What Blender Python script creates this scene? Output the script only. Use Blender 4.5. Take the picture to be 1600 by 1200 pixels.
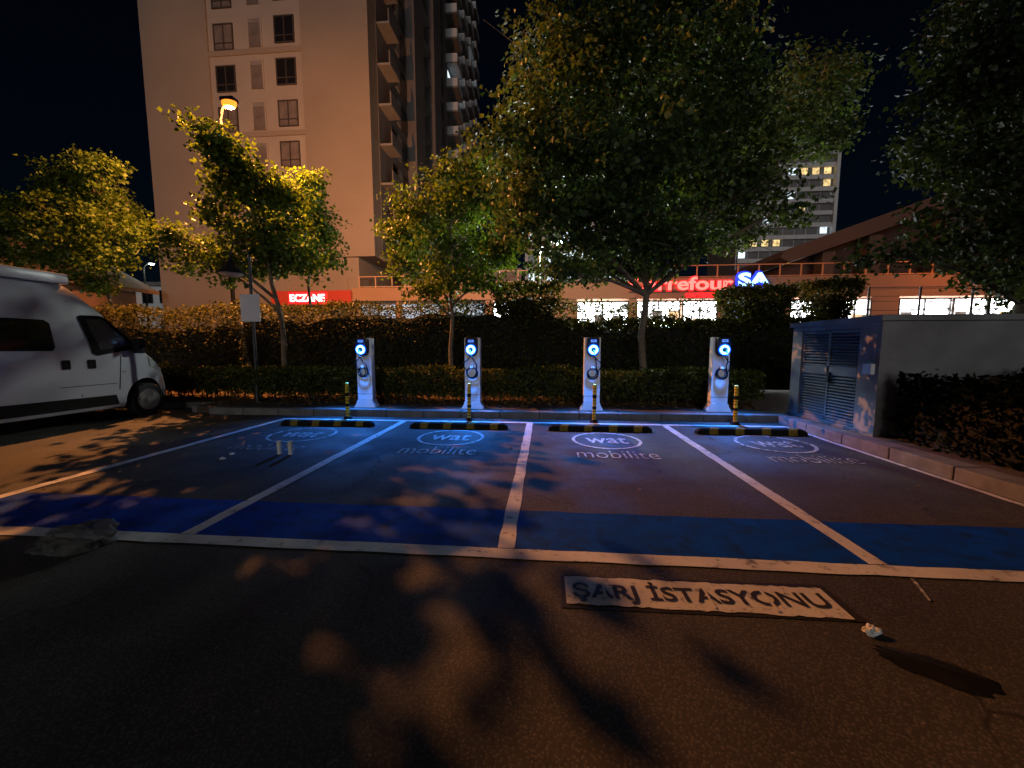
import bpy, bmesh, math, random
import numpy as np
from mathutils import Vector, Matrix

random.seed(7)
rng = np.random.default_rng(11)
R = math.radians
for o in list(bpy.data.objects):
    bpy.data.objects.remove(o, do_unlink=True)
scene = bpy.context.scene
C = scene.collection

# ------------------------------------------------------------------ camera
cam_d = bpy.data.cameras.new('camera')
cam_d.sensor_fit = 'HORIZONTAL'
cam_d.sensor_width = 36.0
cam_d.lens = 13.5                      # ultra wide phone lens
cam_d.clip_start = 0.05
cam_d.clip_end = 2000
cam = bpy.data.objects.new('camera', cam_d)
cam.location = (0, 0, 1.45)
cam.rotation_euler = (R(90 - 5.427), 0, R(4.858))
C.objects.link(cam)
scene.camera = cam

# ------------------------------------------------------------------ sky, moon-weak sun, exposure
SUN_FROM = Vector((0.03, -0.97, 0.17)).normalized()
world = bpy.data.worlds.new('World')
scene.world = world
world.use_nodes = True
wn = world.node_tree.nodes
wl = world.node_tree.links
sky = wn.new('ShaderNodeTexSky')
sky.sky_type = 'NISHITA'
sky.sun_disc = False
sky.sun_elevation = math.asin(SUN_FROM.z)
sky.sun_rotation = math.atan2(SUN_FROM.x, SUN_FROM.y)
sky.air_density = 1.0
sky.dust_density = 0.2
sky.ozone_density = 6.0
wl.new(sky.outputs[0], wn['Background'].inputs[0])
wn['Background'].inputs[1].default_value = 0.0011
sun_d = bpy.data.lights.new('sun', 'SUN')
sun_d.energy = 0.42
sun_d.angle = R(25)
sun_d.color = (1.0, 0.96, 0.93)
sun = bpy.data.objects.new('sun', sun_d)
sun.rotation_euler = (-SUN_FROM).to_track_quat('-Z', 'Y').to_euler()
C.objects.link(sun)
scene.view_settings.view_transform = 'Standard'
scene.view_settings.look = 'None'
scene.view_settings.exposure = 0
scene.view_settings.gamma = 1
scene.cycles.use_denoising = True
scene.cycles.use_adaptive_sampling = True
scene.cycles.adaptive_threshold = 0.03
scene.cycles.max_bounces = 4
scene.cycles.diffuse_bounces = 2
scene.cycles.glossy_bounces = 2
scene.cycles.transparent_max_bounces = 8
scene.cycles.sample_clamp_indirect = 4

# ------------------------------------------------------------------ mesh helpers
class MB:
    """collects shapes and links them as one mesh object"""
    def __init__(s): s.v = []; s.f = []
    def add(s, vs, fs):
        b = len(s.v); s.v += [tuple(p) for p in vs]; s.f += [tuple(i + b for i in f) for f in fs]; return s
    def box(s, x0, x1, y0, y1, z0, z1):
        return s.add([(x0,y0,z0),(x1,y0,z0),(x1,y1,z0),(x0,y1,z0),(x0,y0,z1),(x1,y0,z1),(x1,y1,z1),(x0,y1,z1)],
                     [(0,3,2,1),(4,5,6,7),(0,1,5,4),(1,2,6,5),(2,3,7,6),(3,0,4,7)])
    def bevbox(s, x0, x1, y0, y1, z0, z1, b=0.01):
        bm = bmesh.new(); bmesh.ops.create_cube(bm, size=1)
        for v in bm.verts:
            v.co = ((x0+x1)/2 + v.co.x*(x1-x0), (y0+y1)/2 + v.co.y*(y1-y0), (z0+z1)/2 + v.co.z*(z1-z0))
        bmesh.ops.bevel(bm, geom=bm.edges[:], offset=b, segments=2, affect='EDGES', profile=0.6)
        bm.verts.index_update()
        s.add([v.co[:] for v in bm.verts], [[v.index for v in f.verts] for f in bm.faces]); bm.free(); return s
    def sheet(s, pts, z):
        return s.add([(p[0], p[1], z) for p in pts], [tuple(range(len(pts)))])
    def prism(s, pts, axis, a, b):
        """pts: 2-D outline; axis 'x' -> pts are (y,z), 'y' -> (x,z), 'z' -> (x,y)"""
        n = len(pts)
        def P(p, t): return {'x': (t, p[0], p[1]), 'y': (p[0], t, p[1]), 'z': (p[0], p[1], t)}[axis]
        vs = [P(p, a) for p in pts] + [P(p, b) for p in pts]
        fs = [tuple(range(n))[::-1], tuple(range(n, 2*n))] + [(i, (i+1) % n, n+(i+1) % n, n+i) for i in range(n)]
        return s.add(vs, fs)
    def tube(s, pts, rad, n=8, cap=True):
        pts = [Vector(p) for p in pts]
        rs = rad if isinstance(rad, (list, tuple)) else [rad]*len(pts)
        vs = []; fs = []
        for i, p in enumerate(pts):
            d = (pts[min(i+1, len(pts)-1)] - pts[max(i-1, 0)]).normalized()
            a = d.cross(Vector((0.13, 0.27, 1)) if abs(d.z) < 0.95 else Vector((1, 0.1, 0))).normalized(); b = d.cross(a)
            for k in range(n):
                t = 2*math.pi*k/n
                vs.append(p + (a*math.cos(t) + b*math.sin(t))*rs[i])
        for i in range(len(pts)-1):
            for k in range(n):
                fs.append((i*n+k, i*n+(k+1) % n, (i+1)*n+(k+1) % n, (i+1)*n+k))
        if cap: fs += [tuple(range(n))[::-1], tuple(range((len(pts)-1)*n, len(pts)*n))]
        return s.add([tuple(v) for v in vs], fs)
    def lathe(s, prof, c=(0,0,0), n=20, axis='z'):
        vs = []; fs = []
        for r, h in prof:
            for k in range(n):
                t = 2*math.pi*k/n
                if axis == 'z': vs.append((c[0]+r*math.cos(t), c[1]+r*math.sin(t), c[2]+h))
                elif axis == 'y': vs.append((c[0]+r*math.cos(t), c[1]+h, c[2]+r*math.sin(t)))
                else: vs.append((c[0]+h, c[1]+r*math.cos(t), c[2]+r*math.sin(t)))
        m = len(prof)
        for i in range(m-1):
            for k in range(n): fs.append((i*n+k, i*n+(k+1) % n, (i+1)*n+(k+1) % n, (i+1)*n+k))
        fs += [tuple(range(n))[::-1], tuple(range((m-1)*n, m*n))]
        return s.add(vs, fs)
    def torus(s, c, r0, r1, axis='y', n=28, m=8, tilt=0.0):
        vs = []; fs = []
        for i in range(n):
            t = 2*math.pi*i/n
            for k in range(m):
                u = 2*math.pi*k/m
                rr = r0 + r1*math.cos(u); h = r1*math.sin(u)
                if axis == 'y': vs.append((c[0]+rr*math.cos(t), c[1]+h+tilt*math.sin(t), c[2]+rr*math.sin(t)))
                else: vs.append((c[0]+rr*math.cos(t), c[1]+rr*math.sin(t), c[2]+h))
        for i in range(n):
            for k in range(m):
                fs.append((i*m+k, ((i+1) % n)*m+k, ((i+1) % n)*m+(k+1) % m, i*m+(k+1) % m))
        return s.add(vs, fs)
    def mesh(s, name, fix=True):
        me = bpy.data.meshes.new(name); me.from_pydata(s.v, [], s.f); me.validate()
        if fix:
            bm = bmesh.new(); bm.from_mesh(me); bmesh.ops.recalc_face_normals(bm, faces=bm.faces[:]); bm.to_mesh(me); bm.free()
        me.update(); return me
    def build(s, name, mat, parent=None, smooth=False, loc=None, angle=40):
        me = s.mesh(name); me.materials.append(mat)
        if smooth: me.shade_smooth(); me.set_sharp_from_angle(angle=R(angle))
        return link(name, me, parent, loc)

def link(name, data, parent=None, loc=None, rot=None):
    o = bpy.data.objects.new(name, data); C.objects.link(o)
    if parent is not None: o.parent = parent
    if loc is not None: o.location = loc
    if rot is not None: o.rotation_euler = rot
    return o
def thing(name, label, cat, loc=(0,0,0), rz=0, group=None):
    o = link(name, None, None, loc, (0, 0, rz)); o.empty_display_size = 0.1
    return tag(o, label, cat, group)
def tag(o, label=None, cat=None, group=None, kind=None):
    if label: o['label'] = label
    if cat: o['category'] = cat
    if group: o['group'] = group
    if kind: o['kind'] = kind
    return o
def children(o): return [x for x in C.objects if x.parent == o]
def copy_tree(o, parent=None):
    c = o.copy(); C.objects.link(c); c.parent = parent
    for ch in children(o): copy_tree(ch, c)
    return c
def text_mesh(s, size=1.0, offset=0.0, extrude=0.0):
    cu = bpy.data.curves.new('lettering', 'FONT'); cu.body = s; cu.size = size; cu.offset = offset; cu.extrude = extrude
    cu.align_x = 'CENTER'; cu.align_y = 'CENTER'; cu.resolution_u = 4
    ob = bpy.data.objects.new('lettering', cu); C.objects.link(ob)
    dg = bpy.context.evaluated_depsgraph_get(); dg.update()
    me = bpy.data.meshes.new_from_object(ob.evaluated_get(dg))
    bpy.data.objects.remove(ob, do_unlink=True); bpy.data.curves.remove(cu)
    return me
def fit_text(me, w, h):
    co = np.empty(len(me.vertices)*3, np.float32); me.vertices.foreach_get('co', co); co = co.reshape(-1, 3)
    lo = co.min(0); hi = co.max(0); c = (lo+hi)/2
    co[:, 0] = (co[:, 0]-c[0])*w/(hi[0]-lo[0]); co[:, 1] = (co[:, 1]-c[1])*h/(hi[1]-lo[1])
    me.vertices.foreach_set('co', co.ravel()); me.update(); return me

# ------------------------------------------------------------------ materials
def new_mat(name):
    m = bpy.data.materials.new(name); m.use_nodes = True
    nt = m.node_tree; return m, nt, nt.nodes, nt.links, nt.nodes['Principled BSDF']
def objcoord(nt, scale=1.0):
    tc = nt.nodes.new('ShaderNodeTexCoord'); return tc.outputs['Object']
def geopos(nt):
    return nt.nodes.new('ShaderNodeNewGeometry').outputs['Position']
def noise(nt, vec, scale, detail=4, rough=0.6):
    n = nt.nodes.new('ShaderNodeTexNoise'); n.inputs['Scale'].default_value = scale
    n.inputs['Detail'].default_value = detail; n.inputs['Roughness'].default_value = rough
    nt.links.new(vec, n.inputs['Vector']); return n.outputs['Fac']
def ramp(nt, fac, stops):
    r = nt.nodes.new('ShaderNodeValToRGB'); e = r.color_ramp.elements
    e[0].position, e[0].color = stops[0][0], (*stops[0][1], 1)
    e[1].position, e[1].color = stops[-1][0], (*stops[-1][1], 1)
    for p, c in stops[1:-1]:
        k = e.new(p); k.color = (*c, 1)
    nt.links.new(fac, r.inputs[0]); return r.outputs[0]
def mixc(nt, fac, a, b, mode='MIX'):
    m = nt.nodes.new('ShaderNodeMix'); m.data_type = 'RGBA'; m.blend_type = mode
    for sock, v in ((m.inputs[0], fac), (m.inputs[6], a), (m.inputs[7], b)):
        if isinstance(v, (int, float)): sock.default_value = v
        elif isinstance(v, tuple): sock.default_value = (*v, 1)
        else: nt.links.new(v, sock)
    return m.outputs[2]
def bump(nt, h, p, strength=0.3, dist=0.01):
    b = nt.nodes.new('ShaderNodeBump'); b.inputs['Strength'].default_value = strength; b.inputs['Distance'].default_value = dist
    nt.links.new(h, b.inputs['Height']); nt.links.new(b.outputs[0], p.inputs['Normal'])
def simple(name, col, rough=0.6, var=0.25, scale=3.0, metal=0.0, bmp=0.0, bscale=40.0, spec=0.5, pos=False):
    m, nt, n, l, p = new_mat(name)
    v = geopos(nt) if pos else objcoord(nt)
    dark = tuple(c*(1-var) for c in col); light = tuple(min(1, c*(1+var)) for c in col)
    l.new(ramp(nt, noise(nt, v, scale), [(0.3, dark), (0.7, light)]), p.inputs['Base Color'])
    p.inputs['Roughness'].default_value = rough; p.inputs['Metallic'].default_value = metal
    p.inputs['Specular IOR Level'].default_value = spec
    if bmp: bump(nt, noise(nt, v, bscale), p, bmp, 0.01)
    return m
def emit(name, col, strength, var=0.0, scale=1.0, sample=False):
    m, nt, n, l, p = new_mat(name)
    if not sample: m.cycles.emission_sampling = 'NONE'
    p.inputs['Base Color'].default_value = (*[c*0.3 for c in col], 1)
    p.inputs['Emission Strength'].default_value = strength
    if var:
        l.new(ramp(nt, noise(nt, geopos(nt), scale, 2), [(0.35, tuple(c*(1-var) for c in col)), (0.6, col)]), p.inputs['Emission Color'])
    else: p.inputs['Emission Color'].default_value = (*col, 1)
    return m
def leaf_mat(name, a, b, trans=0.35, rough=0.45, spec=0.35):
    m, nt, n, l, p = new_mat(name)
    gi = n.new('ShaderNodeNewGeometry')
    col = ramp(nt, gi.outputs['Random Per Island'], [(0.0, a), (0.75, b), (1.0, tuple(c*1.5 for c in b))])
    l.new(col, p.inputs['Base Color']); p.inputs['Roughness'].default_value = rough
    p.inputs['Specular IOR Level'].default_value = spec
    t = n.new('ShaderNodeBsdfTranslucent'); l.new(mixc(nt, 1.0, col, (1.35, 1.25, 0.5), 'MULTIPLY'), t.inputs[0])
    mx = n.new('ShaderNodeMixShader'); mx.inputs[0].default_value = trans
    l.new(p.outputs[0], mx.inputs[1]); l.new(t.outputs[0], mx.inputs[2])
    l.new(mx.outputs[0], n['Material Output'].inputs[0]); return m

def asphalt_mat():
    m, nt, n, l, p = new_mat('asphalt')
    v = geopos(nt)
    base = ramp(nt, noise(nt, v, 0.6, 6, 0.65), [(0.3, (0.045, 0.042, 0.039)), (0.7, (0.086, 0.081, 0.076))])
    vo = n.new('ShaderNodeTexVoronoi'); vo.inputs['Scale'].default_value = 70; l.new(v, vo.inputs['Vector'])
    grit = ramp(nt, vo.outputs['Distance'], [(0.1, (1.7, 1.65, 1.6)), (0.5, (0.55, 0.55, 0.55))])
    col = mixc(nt, 0.8, base, grit, 'MULTIPLY')
    stain = ramp(nt, noise(nt, v, 1.7, 5, 0.7), [(0.62, (0, 0, 0)), (0.72, (1, 1, 1))])
    col = mixc(nt, stain, col, (0.035, 0.033, 0.031))
    pale = ramp(nt, noise(nt, v, 17, 4, 0.8), [(0.64, (0, 0, 0)), (0.70, (0.9, 0.9, 0.9))])
    col = mixc(nt, pale, col, (0.17, 0.16, 0.14))
    dn = n.new('ShaderNodeTexNoise'); dn.inputs['Scale'].default_value = 1.3; dn.inputs['Detail'].default_value = 5; l.new(v, dn.inputs['Vector'])
    warp = n.new('ShaderNodeVectorMath'); warp.operation = 'MULTIPLY_ADD'; l.new(dn.outputs['Color'], warp.inputs[0]); warp.inputs[1].default_value = (1.1, 1.1, 0); l.new(v, warp.inputs[2])
    cr = n.new('ShaderNodeTexVoronoi'); cr.feature = 'DISTANCE_TO_EDGE'; cr.inputs['Scale'].default_value = 0.42; l.new(warp.outputs[0], cr.inputs['Vector'])
    crk = ramp(nt, cr.outputs['Distance'], [(0.0025, (1, 1, 1)), (0.006, (0, 0, 0))])
    crm = mixc(nt, 1.0, crk, ramp(nt, noise(nt, v, 0.5, 3), [(0.48, (0, 0, 0)), (0.58, (1, 1, 1))]), 'MULTIPLY')
    col = mixc(nt, crm, col, (0.018, 0.017, 0.016))
    oil = n.new('ShaderNodeTexVoronoi'); oil.inputs['Scale'].default_value = 0.8; l.new(warp.outputs[0], oil.inputs['Vector'])
    col = mixc(nt, ramp(nt, oil.outputs['Distance'], [(0.07, (0.75, 0.75, 0.75)), (0.17, (0, 0, 0))]), col, (0.022, 0.021, 0.02))
    l.new(col, p.inputs['Base Color']); p.inputs['Roughness'].default_value = 0.8
    l.new(ramp(nt, noise(nt, v, 1.1, 4), [(0.35, (0.62,)*3), (0.65, (0.9,)*3)]), p.inputs['Roughness'])
    p.inputs['Specular IOR Level'].default_value = 0.3
    bump(nt, vo.outputs['Distance'], p, 0.3, 0.006)
    return m
def paint_mat(name, col, wear=0.5, under=(0.06, 0.057, 0.053), soft=0.08, scale=9, rough=0.6, spec=0.25):
    m, nt, n, l, p = new_mat(name)
    v = geopos(nt)
    w = noise(nt, v, scale, 8, 0.72)
    mask = ramp(nt, w, [(wear, (0, 0, 0)), (wear+soft, (1, 1, 1))])
    tone = ramp(nt, noise(nt, v, 2.2, 5), [(0.3, tuple(c*0.72 for c in col)), (0.7, col)])
    l.new(mixc(nt, mask, under, tone), p.inputs['Base Color'])
    p.inputs['Roughness'].default_value = rough; p.inputs['Specular IOR Level'].default_value = spec
    vo = n.new('ShaderNodeTexVoronoi'); vo.inputs['Scale'].default_value = 95; l.new(v, vo.inputs['Vector'])
    bump(nt, vo.outputs['Distance'], p, 0.2, 0.005)
    return m

M = {}
M['asphalt'] = asphalt_mat()
M['line'] = paint_mat('line_paint', (0.62, 0.62, 0.6), 0.33, under=(.13,.125,.12), soft=0.12)
M['logo'] = paint_mat('logo_paint', (0.6, 0.6, 0.6), 0.40, soft=0.1, scale=14)
M['faint'] = paint_mat('faint_logo_paint', (0.5, 0.5, 0.5), 0.43, soft=0.1, scale=12)
M['blue'] = paint_mat('blue_paint', (0.004, 0.06, 0.42), 0.34, under=(0.008, 0.03, 0.12), soft=0.2, scale=6, rough=0.7, spec=0.08)
M['stencil_white'] = paint_mat('stencil_white_paint', (0.6, 0.58, 0.56), 0.33, soft=0.12, scale=22)
M['stencil_dark'] = paint_mat('stencil_dark_paint', (0.03, 0.025, 0.023), 0.2, soft=0.1)
M['concrete'] = simple('kerb_concrete', (0.14, 0.137, 0.132), 0.85, 0.3, 4, bmp=0.25, bscale=60, pos=True)
M['soil'] = simple('planting_soil', (0.06, 0.042, 0.028), 0.95, 0.5, 6, bmp=0.6, bscale=25, pos=True)
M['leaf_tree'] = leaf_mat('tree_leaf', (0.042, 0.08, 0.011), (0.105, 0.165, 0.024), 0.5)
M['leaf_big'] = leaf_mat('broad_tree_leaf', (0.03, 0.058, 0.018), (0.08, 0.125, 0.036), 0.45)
M['leaf_hedge'] = leaf_mat('hedge_leaf', (0.013, 0.018, 0.006), (0.09, 0.085, 0.015), 0.5)
M['leaf_low'] = leaf_mat('low_hedge_leaf', (0.025, 0.04, 0.010), (0.10, 0.115, 0.022), 0.5)
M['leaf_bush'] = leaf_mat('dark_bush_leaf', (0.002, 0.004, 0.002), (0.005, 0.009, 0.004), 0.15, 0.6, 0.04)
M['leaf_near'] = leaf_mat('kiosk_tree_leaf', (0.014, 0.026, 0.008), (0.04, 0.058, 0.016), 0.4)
M['leaf_dry'] = leaf_mat('fallen_leaf', (0.10, 0.055, 0.02), (0.2, 0.12, 0.04), 0.15, 0.7)
M['bark'] = simple('pale_bark', (0.17, 0.13, 0.09), 0.9, 0.4, 6, bmp=0.5, bscale=30)
M['bark_dark'] = simple('dark_bark', (0.07, 0.055, 0.04), 0.9, 0.4, 6, bmp=0.5, bscale=30)
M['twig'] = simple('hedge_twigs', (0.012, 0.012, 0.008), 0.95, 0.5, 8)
M['pedestal'] = simple('white_powder_coat', (0.82, 0.84, 0.87), 0.42, 0.05, 2)
M['black_plastic'] = simple('black_plastic', (0.012, 0.013, 0.018), 0.45, 0.2, 6, spec=0.15)
M['rubber'] = simple('black_rubber', (0.012, 0.012, 0.012), 0.8, 0.4, 10, bmp=0.2, spec=0.1)
M['yellow'] = simple('yellow_plastic', (0.6, 0.41, 0.015), 0.5, 0.15, 12)
M['dull_yellow'] = simple('dirty_yellow_rubber', (0.19, 0.13, 0.025), 0.8, 0.35, 14, spec=0.1)
M['white_print'] = simple('white_print', (0.7, 0.72, 0.75), 0.5, 0.05, 3)
M['led'] = emit('blue_led', (0.12, 0.66, 1.0), 12.0)
M['led_halo'] = emit('blue_painted_glow', (0.0, 0.10, 1.0), 0.55)  # blue glow around the LED ring, painted as dim emission
M['lamp_metal'] = simple('black_lamp_metal', (0.012, 0.012, 0.014), 0.45, 0.3, 6)
M['galv'] = simple('galvanised_steel', (0.3, 0.3, 0.3), 0.5, 0.2, 5, metal=0.6)
M['shade_white'] = simple('lamp_shade_underside', (0.5, 0.5, 0.48), 0.6, 0.1, 3)
M['plate'] = simple('blank_sign_plate', (0.55, 0.57, 0.62), 0.5, 0.06, 2)
M['van_white'] = simple('van_paint', (0.42, 0.42, 0.47), 0.28, 0.04, 1.2)
M['pole_dark'] = simple('dark_pole_paint', (0.012, 0.012, 0.012), 0.8, 0.2, 5, spec=0.05)
M['glass'] = simple('dark_glass', (0.008, 0.009, 0.012), 0.06, 0.1, 2)
M['glass_van'] = simple('van_windscreen_glass', (0.05, 0.05, 0.06), 0.05, 0.1, 2)
M['tyre'] = simple('tyre_rubber', (0.014, 0.014, 0.014), 0.8, 0.3, 20)
M['rim'] = simple('steel_rim', (0.24, 0.22, 0.2), 0.5, 0.3, 9)
M['clear_lens'] = simple('headlamp_lens', (0.35, 0.35, 0.36), 0.1, 0.1, 3)
M['tower'] = simple('tower_render', (0.275, 0.23, 0.195), 0.9, 0.07, 0.25, bmp=0.1, bscale=8, pos=True)
M['tower_strip'] = simple('tower_pale_panel', (0.345, 0.305, 0.275), 0.85, 0.07, 0.4, pos=True)
M['tower_dark'] = simple('tower_dark_cladding', (0.15, 0.135, 0.135), 0.8, 0.15, 0.5, pos=True)
M['balcony'] = simple('balcony_concrete', (0.22, 0.205, 0.205), 0.85, 0.15, 0.6, pos=True)
M['frame_dark'] = simple('dark_window_frame', (0.05, 0.04, 0.035), 0.5, 0.2, 3)
M['pane'] = simple('night_window_glass', (0.012, 0.013, 0.017), 0.08, 0.2, 0.6)
M['pane_curtain'] = simple('curtained_window', (0.16, 0.13, 0.12), 0.5, 0.35, 1.6)
M['warm_win'] = emit('warm_lit_window', (1.0, 0.72, 0.3), 1.3, 0.75, 1.1)
M['cool_win'] = emit('cool_lit_window', (0.75, 0.9, 1.0), 1.6, 0.5, 1.1)
M['mall_wall'] = simple('mall_render', (0.34, 0.2, 0.13), 0.9, 0.1, 0.3, bmp=0.1, bscale=10, pos=True)
M['mall_orange'] = simple('mall_orange_render', (0.30, 0.15, 0.10), 0.9, 0.1, 0.3, bmp=0.1, bscale=10, pos=True)
M['rail'] = simple('railing_paint', (0.5, 0.3, 0.18), 0.6, 0.1, 2)
M['rail_orange'] = simple('orange_railing_paint', (0.55, 0.2, 0.08), 0.6, 0.1, 2)
M['shop'] = emit('bright_shop_window', (0.93, 0.97, 1.0), 22.0, 0.96, 1.3, True)
M['shop_dim'] = emit('dim_shop_window', (0.5, 0.75, 1.0), 0.7, 0.8, 0.35)
M['poster_warm'] = emit('shop_poster_warm', (1.0, 0.6, 0.3), 1.2)
M['poster_dark'] = emit('shop_shelf', (0.5, 0.45, 0.42), 0.5, 0.6, 2.0)
M['sign_red'] = emit('red_neon', (1.0, 0.012, 0.015), 2.2)
M['sign_redcore'] = emit('red_neon_core', (1.0, 0.10, 0.08), 4.0)
M['sign_bluecore'] = emit('blue_neon_core', (0.25, 0.55, 1.0), 4.0)
M['sign_redface'] = emit('red_fascia', (0.9, 0.06, 0.02), 0.28)
M['sign_white'] = emit('white_red_neon', (1.0, 0.55, 0.5), 4.0)
M['sign_blue'] = emit('blue_neon_halo', (0.015, 0.03, 1.0), 2.0)  # painted halo colour behind the blue letters
M['sodium'] = emit('sodium_lens', (1.0, 0.2, 0.015), 2.6)
M['bulb'] = emit('sodium_bulb', (1.0, 0.62, 0.25), 8.0)
M['white_lamp'] = emit('white_lamp_lens', (0.9, 1.0, 0.95), 12.0)
M['kiosk'] = simple('kiosk_concrete', (0.21, 0.212, 0.215), 0.85, 0.25, 1.5, bmp=0.2, bscale=20, pos=True)
M['louvre'] = simple('blue_grey_louvre', (0.14, 0.16, 0.18), 0.6, 0.15, 3, pos=True)
M['hall'] = simple('hall_cladding', (0.07, 0.036, 0.03), 0.85, 0.15, 0.3, pos=True)
M['hall_roof'] = simple('hall_roof_edge', (0.10, 0.058, 0.046), 0.85, 0.1, 0.3, pos=True)
M['tower_far'] = simple('far_tower_render', (0.72, 0.72, 0.74), 0.85, 0.1, 0.1, pos=True)
M['recess'] = simple('balcony_recess', (0.2, 0.2, 0.21), 0.9, 0.2, 0.3, pos=True)
M['house_roof'] = simple('tan_roof_tiles', (0.3, 0.19, 0.11), 0.9, 0.2, 2, pos=True)
M['cup'] = simple('white_paper', (0.7, 0.7, 0.68), 0.7, 0.08, 8)
M['bag_white'] = simple('pale_plastic_film', (0.11, 0.108, 0.10), 0.7, 0.35, 5)
_m = M['bag_white']; _nt = _m.node_tree; _tr = _nt.nodes.new('ShaderNodeBsdfTransparent'); _mx = _nt.nodes.new('ShaderNodeMixShader'); _mx.inputs[0].default_value = 0.5
_nt.links.new(_nt.nodes['Principled BSDF'].outputs[0], _mx.inputs[1]); _nt.links.new(_tr.outputs[0], _mx.inputs[2]); _nt.links.new(_mx.outputs[0], _nt.nodes['Material Output'].inputs[0])   # thin see-through film
M['puddle'] = simple('oily_water', (0.013, 0.012, 0.012), 0.2, 0.3, 5)

# ------------------------------------------------------------------ foliage helpers
LEAF_MAPLE = np.array([(0,0,0),(-.30,.10,.05),(-.52,.42,.10),(-.26,.60,.05),(0,1,-.05),(.26,.60,.05),(.52,.42,.10),(.30,.10,.05)], np.float32)
LEAF_MAPLE_F = [(0,4,3,2,1),(0,7,6,5,4)]
LEAF_OVAL = np.array([(0,0,0),(-.26,.35,.07),(-.2,.72,.05),(0,1,-.04),(.2,.72,.05),(.26,.35,.07)], np.float32)
LEAF_OVAL_F = [(0,3,2,1),(0,5,4,3)]
def leaves_mesh(name, pos, size, mat, shape='maple', up=0.5, droop=0.3, outward=None):
    n = len(pos)
    base, faces = (LEAF_MAPLE, LEAF_MAPLE_F) if shape == 'maple' else (LEAF_OVAL, LEAF_OVAL_F)
    nor = rng.normal(size=(n, 3)); nor[:, 2] += up*2
    if outward is not None: nor += outward*0.9
    nor /= np.linalg.norm(nor, axis=1)[:, None]
    tip = rng.normal(size=(n, 3)); tip[:, 2] -= droop*2
    if outward is not None: tip += outward*0.8
    tip -= nor*(tip*nor).sum(1)[:, None]; tip /= np.linalg.norm(tip, axis=1)[:, None] + 1e-6
    side = np.cross(tip, nor)
    s = size*rng.uniform(0.65, 1.25, n)
    k = len(base)
    V = pos[:, None, :] + s[:, None, None]*(base[None, :, 0, None]*side[:, None, :] + base[None, :, 1, None]*tip[:, None, :] + base[None, :, 2, None]*nor[:, None, :])
    V = V.reshape(-1, 3).astype(np.float32)
    idx = np.concatenate([np.array(f) for f in faces]); per = np.array([len(f) for f in faces])
    loops = (idx[None, :] + (np.arange(n)*k)[:, None]).ravel().astype(np.int32)
    totals = np.tile(per, n).astype(np.int32); starts = np.concatenate([[0], np.cumsum(totals)[:-1]]).astype(np.int32)
    me = bpy.data.meshes.new(name)
    me.vertices.add(len(V)); me.vertices.foreach_set('co', V.ravel())
    me.loops.add(len(loops)); me.loops.foreach_set('vertex_index', loops)
    me.polygons.add(len(totals)); me.polygons.foreach_set('loop_start', starts); me.polygons.foreach_set('loop_total', totals)
    me.update(calc_edges=True); me.materials.append(mat); return me
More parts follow.
